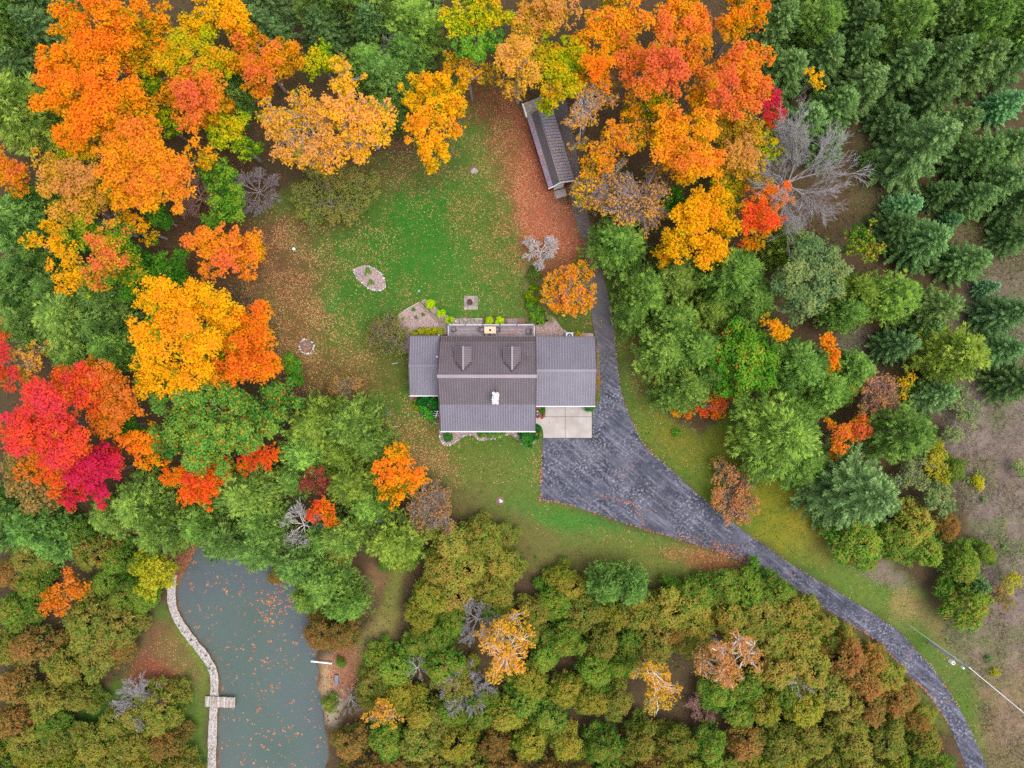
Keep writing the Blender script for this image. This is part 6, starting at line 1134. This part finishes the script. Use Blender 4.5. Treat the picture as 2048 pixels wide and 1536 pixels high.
# pots in the apron bed
ptx, pty, _ = P(1075, 823, .4); pot = empty('round_planter', (ptx, pty, .05), 0, 'grey round planter in the apron flower bed', 'planter')
MB().cyl((0, 0), .17, 0, .4, 18, .24).build('bowl', M_ROCKG, pot); MB().ring((0, 0), .17, .26, .38, .43, 18).build('rim', M_BLACK, pot)
ptx, pty, _ = P(1080, 818, .3); go = empty('small_orange_pumpkin', (ptx, pty, .05), 0, 'small orange gourd behind the grey planter', 'gourd')
mesh_obj('rind', [(q[0] * .6, q[1] * .6, q[2] * .6) for q in v], f, bpy.data.materials['orange_pumpkin'], go, True); MB().tube([(0, 0, .16), (.01, .01, .22)], .012, 6).build('stem', M_TIMBER, go)
# white garden windmill by the porch
wx, wy, _ = P(873.5, 828, 1.6); wm = empty('garden_trellis', (wx, wy, 0), math.radians(-18), 'white metal garden ornament among the hydrangeas', 'ornament')
MB().obox((0, -.5, 1.7), (0, .5, 1.75), .09, .06).build('main_bar', M_WHITE, wm)
for yy, s in ((.36, .42), (.02, .46), (-.26, .4)): MB().tube([(-s, yy - .1, 1.55), (0, yy, 1.66), (s, yy + .14, 1.58)], .025, 6).build('cross_arm', M_WHITE, wm)
MB().tube([(0, 0, 0), (0, 0, 1.68)], .03, 8).build('stake', M_WHITE, wm)
ex, ey, _ = P(872, 847.5); MB().obox((ex - .35, ey, .06), (ex + .4, ey, .06), .07, .1).build('edging_strip', M_EDGE); tag(bpy.data.objects['edging_strip'], 'short pale edging strip at the porch corner', 'edging')

# stones and lids on the lawn
rg = empty('stone_ring', P(613.5, 693), 0, 'ring of white stones lying on the west lawn', 'stone ring')
r = random.Random(5); L = rg.location
for k in range(24):
    a = 2 * math.pi * k / 24 + r.uniform(-.08, .08)
    if k in (5, 13): continue
    s = r.uniform(.12, .24); share('stone', (RKW if r.random() < .8 else RK)[r.randrange(4)], rg, (1.0 * math.cos(a) + r.uniform(-.08, .08), 1.0 * math.sin(a) + r.uniform(-.08, .08), .06), r.uniform(0, 6), (s, s * .75, s * .6))
for k in range(14): share('stone', RKG[r.randrange(3)], rg, (r.uniform(-.55, .55), r.uniform(-.55, .55), .02), r.uniform(0, 6), (.09, .08, .05))
MB().cyl((0, 0), .85, -.02, .03, 20).build('ash_patch', M_SOIL, rg)
def boulder(px, py, s, label, pool, i=0, ring=None):
    o = share('boulder', pool[i], None, P(px, py, s[2] * .4), 0.5, s); tag(o, label, 'rock', 'rocks on the lawn')
    if ring:
        q = [(px + ring * math.cos(a) * r.uniform(.8, 1.1), py + ring * math.sin(a) * r.uniform(.8, 1.1)) for a in np.linspace(0, 6.28, 15)[:-1]]
        tag(prism('bare_patch', pxpoly(q), -.02, .02, M_SOIL), 'bare mulch patch around: ' + label, kind='structure')
boulder(947, 341, (.55, .42, .35), 'mossy grey boulder on the upper lawn', RKG, 0, 9); boulder(952, 343, (.35, .28, .25), 'small boulder leaning on the mossy one', RK, 1)
boulder(1000.5, 1001.5, (.36, .42, .3), 'pale flat rock in a mulch patch on the front lawn', RKW, 2, 9)
boulder(911, 643, (.2, .2, .18), 'round pale stone beside the paver landing', RKW, 1); boulder(838, 582, (.26, .18, .12), 'dark flat stone near the tip of the gravel bed', RKG, 1); boulder(1042.5, 887, (.14, .12, .1), 'white stone in front of the large clipped ball', RKW, 3)
boulder(869, 651, (.22, .2, .16), 'pale stone between hedge and timber edging', RK, 2); boulder(814, 659, (.1, .1, .1), 'small white stone left of the hedge', RKW, 0)
M_GREEN = m_speckle('green_plastic', L4(20, 110, 74), L4(34, 130, 90), 4, .5); M_AQUA = m_speckle('pale_aqua_plastic', L4(186, 220, 210), L4(206, 232, 224), 4, .5)
q = [(778 + 9 * math.cos(a) * r.uniform(.8, 1.1), 826 + 9 * math.sin(a) * r.uniform(.8, 1.1)) for a in np.linspace(0, 6.28, 15)[:-1]]
tag(prism('bare_patch', pxpoly(q), -.02, .02, M_SOIL), 'bare leafy ring around the green lid', kind='structure')
def lid(px, py, rr, mt, label):
    e = empty('access_lid', P(px, py), 0, label, 'lid'); MB().cyl((0, 0), rr, 0, .14, 20, rr * .94).build('cover', mt, e); MB().ring((0, 0), rr * .5, rr * .62, .14, .165, 18).build('rib', mt, e)
lid(774.5, 825, .33, M_GREEN, 'round green access lid on the west lawn'); lid(588, 498, .22, M_AQUA, 'pale aqua access lid on the upper west lawn'); 
for a, b, lab in (((784,727.5),(796,726),'pale lying stake left of the west wing'),((786,853),(797,853),'pale lying stake on the lawn below the west wing')):
    p, q = P(*a), P(*b); o = MB().tube([(p[0], p[1], .06), (q[0], q[1], .07)], .035, 6).build('garden_stake', M_AQUA); tag(o, lab, 'stake')

# ------------------------------------------------------------------ pond furniture
dk = empty('dock', P(442, 1402), math.radians(-2.5), 'weathered plank dock on the west side of the pond', 'dock'); r = random.Random(11)
M_DOCK = [m_speckle('dock_plank_tone%d' % i, c, d, 3, .9) for i, (c, d) in enumerate([(L4(150, 134, 124), L4(186, 170, 160)), (L4(136, 124, 118), L4(166, 156, 150)), (L4(176, 166, 162), L4(210, 202, 200))])]
for k in range(24):
    x = -2.1 + k * 4.2 / 24; d = r.uniform(-.03, .03); box('plank', x + .012, x + 4.2 / 24 - .012, -.73 + d, .73 + d, .32, .36 + r.uniform(-.006, .006), M_DOCK[r.choice((0, 0, 1, 1, 2))], dk)
for yy in (-.6, .6): box('beam', -2.1, 2.08, yy - .05, yy + .05, .16, .318, M_TIMBER, dk)
for xx in (-.4, 1.9):
    for yy in (-.62, .62): MB().cyl((xx, yy), .07, -1.2, .15, 8).build('pile', M_TIMBER, dk)
bn = empty('bench', P(674.5, 1358), 0, 'blue grey plank bench facing the pond', 'bench'); M_BENCH = m_speckle('blue_grey_paint', L4(104, 108, 126), L4(128, 132, 150), 3, .7)
for k in range(3): box('seat_plank', -.27 + k * .18 + .01, -.27 + (k + 1) * .18 - .01, -.7, .7, .42, .46, M_BENCH, bn)
for yy in (-.55, .55): box('leg', -.22, .22, yy - .04, yy + .04, 0, .418, M_BENCH, bn)
p, q = P(622, 1322.5, .5), P(664, 1327, .5); o = MB().tube([p, q], .12, 8).build('white_pole', M_WHITE); tag(o, 'long white pole lying out over the pond shore', 'pole')
wf = empty('bent_white_pipe', P(320, 1092), math.radians(35), 'bent white pipe on the ground above the pond path', 'pipe')
MB().tube([(-.55, 0, .1), (.25, 0, .1)], .07, 8).build('long_pipe', M_WHITE, wf); MB().tube([(.25, 0, .1), (.25, .75, .1)], .07, 8).build('short_pipe', M_WHITE, wf); MB().tube([(.25, .75, .1), (.1, .75, .1)], .07, 8).build('elbow', M_WHITE, wf)
sn = empty('driftwood_snag', P(622, 1195, .8), 0, 'forked pale driftwood snag at the pond shore', 'snag')
M_DRIFT = m_speckle('driftwood', L4(190, 150, 116), L4(216, 184, 156), 4, .9)
MB().tube([(-.5, -.9, -.6), (-.1, -.1, .5), (.2, .7, .9), (.35, 1.2, 1.0)], .1, 7).build('stem', M_DRIFT, sn); MB().tube([(-.1, -.1, .5), (.5, -.5, .8), (.75, -1.1, .8)], .07, 7).build('fork', M_DRIFT, sn); MB().tube([(.2, .7, .9), (-.3, .4, 1.0)], .05, 6).build('stub', M_DRIFT, sn)
gs = empty('tree_stump', P(334, 1364), 0, 'grey stump beside the shrub clump on the pond lawn', 'stump'); MB().cyl((0, 0), .3, -.05, .45, 14, .24).build('wood', M_PALE, gs); MB().cyl((0, 0), .2, .45, .455, 14).build('cut_face', M_TIMBER, gs)

# ------------------------------------------------------------------ utility pole with guy and service cable
bx_, by_, _ = P(1858, 1285); tx_, ty_, tz = P(1940, 1342, 8.9)
up = empty('utility_pole', (bx_, by_, 0), 0, 'grey wooden utility pole beside the lower driveway', 'utility pole'); M_POLE = m_speckle('grey_pole_wood', L4(150, 144, 156), L4(184, 178, 186), 2, .9)
MB().cyl((0, 0), .17, -.1, 8.9, 12, .12).build('pole', M_POLE, up)
ux, uy = math.sqrt(.5) * -.6, -.45
M_REDP = m_speckle('red_paint', L4(196, 70, 74), L4(214, 92, 94), 5, .6)
MB().cyl((ux, uy), .27, 5.3, 6.2, 18).build('transformer_drum', M_WHITE, up); tl = MB().cyl((ux, uy), .27, 6.203, 6.28, 18, .2).build('drum_lid', M_WHITE, up); MB().cyl((ux, uy), .14, 6.282, 6.36, 14, .08).build('red_bushing', M_REDP, tl)
MB().cyl((ux, uy), .285, 5.32, 5.5, 18).build('red_band', M_REDP, up); MB().obox((0, 0, 5.9), (ux, uy, 5.9), .08, .1).build('bracket', M_POLE, up)
MB().cyl((-.25, -.4), .08, 7.6, 8.1, 10, .12).build('insulator', M_FLUE, up); MB().obox((0, 0, 7.7), (-.25, -.4, 7.65), .05, .06).build('insulator_arm', M_POLE, up)
a = P(1815, 1248); M_WIRE = m_speckle('pale_cable', L4(196, 196, 200), L4(224, 224, 226), 3, .5)
MB().tube([(a[0] - bx_, a[1] - by_, .0), (0, 0, 7.9)], .035, 6).build('guy_wire', M_WIRE, up)
e = P(2260, 1600, 8.3); pts = [(0, 0, 8.75)]
for k in range(1, 9):
    t = k / 8; pts.append(((e[0] - bx_) * t, (e[1] - by_) * t, 8.75 + (8.3 - 8.75) * t - 1.0 * 4 * t * (1 - t) * .35))
MB().tube(pts, .04, 6).build('service_cable', M_WIRE, up)

# ------------------------------------------------------------------ fallen leaves, meadow grass, underbrush
rl = np.random.default_rng(77)
LEAFP = {'salmon': [C_(206,120,92), C_(224,146,112), C_(196,104,78), C_(232,168,130)], 'mixed': [C_(214,150,104), C_(226,176,128), C_(190,116,76), C_(210,130,92), C_(236,196,140)], 'brown': [C_(150,104,78), C_(172,122,92), C_(128,84,64), C_(196,146,110)], 'dark': [C_(110,66,50), C_(138,84,62), C_(92,58,46), C_(150,96,70)], 'gold': [C_(236,176,60), C_(226,150,60), C_(232,140,70)]}
def scatter(ells, avoid=(), only=None, size=.085, z=.02, flat=.25):
    Cs = []; Ks = []
    for cx, cy, rx, ry, rot, dens, pal in ells:
        n = int(math.pi * rx * ry * S * S * dens); a = rl.uniform(0, 6.28, n); rr = np.sqrt(rl.random(n)); rr = np.where(rr > .6, .6 + (rr - .6) * rl.uniform(.4, 1.5, n), rr)
        u = rx * rr * np.cos(a); v_ = ry * rr * np.sin(a); t = math.radians(rot)
        x = cx + u * math.cos(t) - v_ * math.sin(t); y = cy + u * math.sin(t) + v_ * math.cos(t)
        k = vnoise(x * S, y * S, 1.6, 55) + .5 * vnoise(x * S, y * S, .5, 56) > rl.uniform(.25, 1.0, n)
        x, y = x[k], y[k]; Cs.append(np.column_stack([x, y])); p = np.array(LEAFP[pal]); Ks.append(p[rl.integers(0, len(p), len(x))])
    C = np.vstack(Cs); K = np.vstack(Ks); keep = np.ones(len(C), bool)
    for poly in avoid: keep &= sdist(C[:, 0], C[:, 1], poly) < 0
    if only is not None: keep &= sdist(C[:, 0], C[:, 1], only) > 3
    C, K = C[keep], K[keep]; n = len(C)
    W = np.column_stack([(C[:, 0] - 1024) * S, (768 - C[:, 1]) * S, np.full(n, z) + rl.uniform(0, .03, n)])
    s = size * rl.uniform(.65, 1.3, n); nr = unit(np.column_stack([rl.normal(0, flat, (n, 2)), np.ones(n)]))
    return leaf_tris(rl, W, nr, s, s * .85), K * rl.uniform(.8, 1.2, n)[:, None]
HOUSEP = [(818,674),(1194,674),(1194,812),(1072,812),(1072,864),(878,864),(878,792),(818,792)]; APR = [(1072,812),(1184,812),(1184,876),(1086,876),(1072,846)]; DRVPOLY = [tuple(q) for q in DRVP]
def stuff(name, V, K, label, mat=None):
    me = fast_mesh(name, V, 3, K, mat or M_LEAF); o = link(bpy.data.objects.new(name, me)); tag(o, label, kind='stuff'); return o
lawn_leaves = [(830,450,230,190,0,5,'mixed'),(900,330,150,120,0,7,'mixed'),(980,420,90,190,-8,12,'mixed'),(1040,300,60,150,-16,34,'salmon'),(1085,410,60,110,-18,60,'salmon'),(1130,450,55,70,0,60,'salmon'),(1020,500,60,90,0,16,'salmon'),(970,230,70,90,0,24,'brown'),(1055,560,28,70,0,20,'salmon'),
 (570,600,95,180,-10,26,'mixed'),(500,520,110,90,0,30,'brown'),(640,700,110,100,0,18,'mixed'),(700,600,150,120,0,7,'mixed'),(780,330,180,60,10,24,'brown'),(660,480,150,80,0,12,'mixed'),(760,780,90,110,0,9,'mixed'),(840,880,80,70,30,30,'mixed'),(870,940,60,50,30,22,'salmon'),(820,830,50,60,0,12,'mixed'),(980,920,120,60,0,4,'mixed'),(660,760,90,50,0,26,'brown'),(930,610,130,50,0,6,'mixed'),(1150,640,40,45,0,14,'salmon'),(1090,640,20,30,0,16,'salmon'),
 (1075,915,12,60,0,16,'mixed'),(1420,1128,110,26,16,34,'salmon'),(1300,1090,150,20,16,8,'mixed'),(1268,680,32,130,-8,10,'mixed'),(1300,760,34,80,-10,10,'mixed'),(1350,880,110,60,25,4,'mixed'),(1200,500,20,60,-15,26,'salmon'),(860,680,60,60,0,4,'mixed'),(1600,1060,110,90,30,2,'gold'),(1790,1220,160,60,38,2.5,'mixed'),(1930,1380,50,120,-30,4,'mixed'),(1080,980,30,90,0,4,'mixed'),
 (330,1330,80,60,0,14,'salmon'),(390,460,90,110,0,60,'dark'),(440,330,70,60,0,50,'dark'),(880,130,50,40,0,60,'dark'),(690,1340,40,60,0,24,'salmon'),(745,1280,60,90,20,14,'brown'),(375,1120,40,40,0,40,'salmon'),(1140,300,30,110,-15,14,'gold')]
lawn_leaves = [(a, b, c, d, e, f * 1.35, g) for a, b, c, d, e, f, g in lawn_leaves]
V, K = scatter(lawn_leaves, (HOUSEP, APR, DRVPOLY, POND), None, .075); stuff('fallen_leaves', V, K, 'salmon and tan fallen leaves strewn over the lawn')
# leaves drifted along driveway edges and cracks
edge = []
def along(pts, step, r0, dens, pal):
    ln = smooth_line(pts, 8); acc = 0; last = ln[0]
    for q in ln:
        acc += float(np.linalg.norm(q - last)); last = q
        if acc > step: acc = 0; edge.append((q[0] + rl.uniform(-1, 1), q[1] + rl.uniform(-1, 1), r0 * rl.uniform(.6, 1.4), r0 * rl.uniform(.6, 1.4), 0, dens, pal))
DL = DRV_L[::-1]
along([q for q in DRV_L if 990 < q[1] < 1460 and q[0] > 1075], 3, 2.4, 110, 'salmon'); along([(1085,876),(1083,935),(1080,1000)], 3, 2.6, 120, 'salmon'); along([q for q in DRV_R if q[1] > 560], 4, 1.8, 70, 'mixed'); along([(1420,1085),(1450,1105),(1490,1115),(1520,1130)], 3, 6, 26, 'salmon'); along([(1340,1062),(1380,1075),(1430,1085),(1480,1095)], 5, 5, 18, 'salmon'); along([(1192,990),(1240,1000),(1268,1010),(1287,1050)], 3, 2.5, 40, 'salmon'); along([(1087,812),(1087,876),(1184,876),(1184,815)], 2.5, 1.2, 60, 'salmon')
along([(1160,430),(1180,500),(1195,540)], 5, 16, 22, 'salmon'); along([(1130,300),(1150,380)], 5, 16, 10, 'gold')
edge += [(1150, 900, 60, 30, 0, 1.0, 'mixed'), (1300, 1000, 120, 40, 35, 1.2, 'salmon'), (1210, 650, 22, 100, 0, 1.0, 'mixed'), (1125, 855, 40, 20, 0, .6, 'salmon')]
V, K = scatter(edge, (HOUSEP,), None, .085, .105); stuff('drifted_leaves', V, K, 'rusty leaves drifted along the driveway edges and cracks')
# floating leaves on the pond in little rafts
fl = []
for k in range(900):
    cx, cy = rl.uniform(360, 660), rl.uniform(1090, 1540); w_ = rl.choice([.9, 1.3, 2.2, 3.6], p=[.5, .3, .15, .05]); fl.append((cx, cy, w_ * 1.5, w_, rl.uniform(0, 180), 90 if w_ < 3 else 55, 'salmon'))
for k in range(110): fl.append((rl.normal(560, 34), rl.normal(1215, 22), 3.4, 2.2, rl.uniform(0, 180), 70, 'salmon'))
V, K = scatter(fl, (), POND, .09, -.292, .08); stuff('floating_leaves', V, K, 'salmon leaves floating in rafts on the pond')
# leaves lying on roofs and deck: small pieces resting on the slopes
def roof_leaves(name, n, f, label, pal='salmon'):
    p = np.array([f(*rl.random(2)) for _ in range(n)]); s = .085 * rl.uniform(.7, 1.2, n); nr = unit(np.column_stack([rl.normal(0, .3, (n, 2)), np.ones(n)])); q = np.array(LEAFP[pal])
    stuff(name, leaf_tris(rl, p, nr, s, s * .85), q[rl.integers(0, len(q), n)], label)
M4 = shed.matrix_basis.copy()
def on_shed(a, b):
    u = 1.55 + (Ws - 1.5) * a; z = zR + (zE + .1 - zR) * (u - 1.55) / (Ws + .1 - 1.55) + .07; w_ = M4 @ Vector((u, -(.3 + (Ls - .5) * b ** .7), z)); return tuple(w_)
roof_leaves('leaves_on_shed_roof', 170, on_shed, 'yellow and salmon leaves lying on the shed roof', 'gold')
roof_leaves('leaves_on_shed_eave', 130, lambda a, b: tuple(M4 @ Vector((.1 + .5 * a, -Ls * b, zE + .06 + .4 * (.1 + .5 * a) / .62 + .03))), 'salmon leaves along the low shed eave')
roof_leaves('leaves_on_deck', 90, lambda a, b: (P(1000 + 45 * a, 0, DZ)[0], dy0 + .1 + (dy1 - dy0 - .4) * b, DZ + .02), 'rust leaves scattered on the deck', 'salmon')
roof_leaves('leaves_on_house_roof', 24, lambda a, b: ((XW + .3 + 12 * a), -2.8 - 3.4 * b, 4.62 + (3.3 - 4.62) * (.06 + 3.4 * b) / 3.64 + .07), 'few salmon leaves on the porch roof', 'brown')
# grass blades breaking up the mown lawns
n = 120000; X = rl.uniform(420, 1990, n); Y = rl.uniform(110, 1560, n); k = np.zeros(n, bool)
for poly in (LAWN_N, LAWN_E, LAWN_S): k |= sdist(X, Y, poly) > 2
for poly in (HOUSEP, APR, DRVPOLY): k &= sdist(X, Y, poly) < 0
for e in ((1085,410,65,115),(1040,300,60,150),(1130,450,60,70),(500,520,110,90),(570,600,80,160)): k &= ((X - e[0]) / e[2]) ** 2 + ((Y - e[1]) / e[3]) ** 2 > rl.uniform(.6, 1.3, n)
k &= vnoise(X * S, Y * S, 1.1, 71) + .5 * vnoise(X * S, Y * S, .4, 72) > rl.uniform(.35, 1.1, n); X, Y = X[k], Y[k]; n = len(X)
W = np.column_stack([(X - 1024) * S, (768 - Y) * S, rl.uniform(.02, .07, n)]); g = np.clip(vnoise(X * S, Y * S, 6, 73) + rl.normal(0, .25, n) + .25 * sstep(1200, 1600, X), 0, .999); gp = np.array([C_(46,96,34), C_(62,116,40), C_(88,128,46), C_(118,138,56), C_(146,150,74)])
s = rl.uniform(.07, .13, n); stuff('grass_blades', leaf_tris(rl, W, unit(rl.normal(0, .35, (n, 3)) + (0, 0, 1)), s, s * .45), gp[(g * 5).astype(int)] * rl.uniform(.75, 1.15, n)[:, None], 'tufts of lawn grass')
# dry meadow grass
n = 90000; X = rl.uniform(1640, 2230, n); Y = rl.uniform(250, 1640, n); k = sdist(X, Y, MEADOW) > -10
for e in ((1770,360,60,70),(1930,455,50,40),(1990,540,70,90),(1710,690,34,40)): k |= ((X - e[0]) / e[2]) ** 2 + ((Y - e[1]) / e[3]) ** 2 < 1
k &= (vnoise(X * S, Y * S, 2.2, 91) > rl.uniform(.0, .8, n)) & (sdist(X, Y, DRVPOLY) < 0); X, Y = X[k], Y[k]; n = len(X)
W = np.column_stack([(X - 1024) * S, (768 - Y) * S, rl.uniform(.05, .4, n)]); axg = unit(np.column_stack([rl.normal(.2, .6, n), rl.normal(-.2, .6, n), rl.uniform(.2, .8, n)])); nrg = unit(rl.normal(0, .5, (n, 3)) + (0, 0, 1)); nrg = unit(nrg - (nrg * axg).sum(1, keepdims=True) * axg)
mp = np.array([C_(164,144,132), C_(140,120,114), C_(116,100,92), C_(100,106,56), C_(126,126,70), C_(168,148,126), C_(86,96,48)]); g = vnoise(X * S, Y * S, 5, 92); ci = np.where(rl.random(n) < sstep(.4, .75, g) * .7, rl.choice([3, 4, 6], n), rl.choice([0, 1, 2, 5], n))
stuff('meadow_grass', leaf_tris(rl, W, nrg, rl.uniform(.16, .36, n), rl.uniform(.035, .07, n), axg), mp[ci] * rl.uniform(.8, 1.2, n)[:, None], 'dry tan and olive grass of the rough meadow')
n = 26000; X = rl.uniform(1860, 2230, n); Y = rl.uniform(700, 1640, n); k = (sdist(X, Y, MEADOW) > 4) & (vnoise(X * S, Y * S, .9, 95) + .6 * vnoise(X * S, Y * S, 6, 96) > rl.uniform(.75, 1.3, n)); X, Y = X[k], Y[k]; n = len(X)
W = np.column_stack([(X - 1024) * S, (768 - Y) * S, rl.uniform(.1, .5, n)]); mp = np.array([C_(120,146,64), C_(142,160,76), C_(98,126,56), C_(160,156,80)]); s = .13 * rl.uniform(.6, 1.3, n)
stuff('meadow_weeds', leaf_tris(rl, W, unit(rl.normal(0, .4, (n, 3)) + (0, 0, 1)), s, s * .5), mp[rl.integers(0, 4, n)], 'green weeds flecking the dry meadow')
# underbrush and litter on the wood floor
n = 60000; X = rl.uniform(-60, 2110, n); Y = rl.uniform(-20, 1600, n); k = np.ones(n, bool)
for poly in (LAWN_N, LAWN_E, LAWN_S, POND, MEADOW, DRVPOLY, HOUSEP): k &= sdist(X, Y, poly) < -3
k &= vnoise(X * S, Y * S, 3, 61) > rl.uniform(.1, .8, n); X, Y = X[k], Y[k]; n = len(X); gr = vnoise(X * S, Y * S, 4, 62) > .55; hgt = np.where(gr, rl.uniform(.05, .8, n), rl.uniform(.0, .08, n))
W = np.column_stack([(X - 1024) * S, (768 - Y) * S, hgt + .02]); up_ = np.array([C_(126,82,62), C_(150,100,74), C_(98,64,52), C_(170,118,84), C_(84,108,46), C_(104,120,54), C_(70,92,44)])
ci = np.where(gr & (rl.random(n) < .7), rl.integers(4, 7, n), rl.integers(0, 4, n)); s = np.where(gr, .16, .12) * rl.uniform(.7, 1.3, n)
stuff('underbrush', leaf_tris(rl, W, unit(rl.normal(0, .4, (n, 3)) + (0, 0, 1)), s, s * .8), up_[ci] * rl.uniform(.8, 1.2, n)[:, None], 'brown litter and low green underbrush on the wood floor')
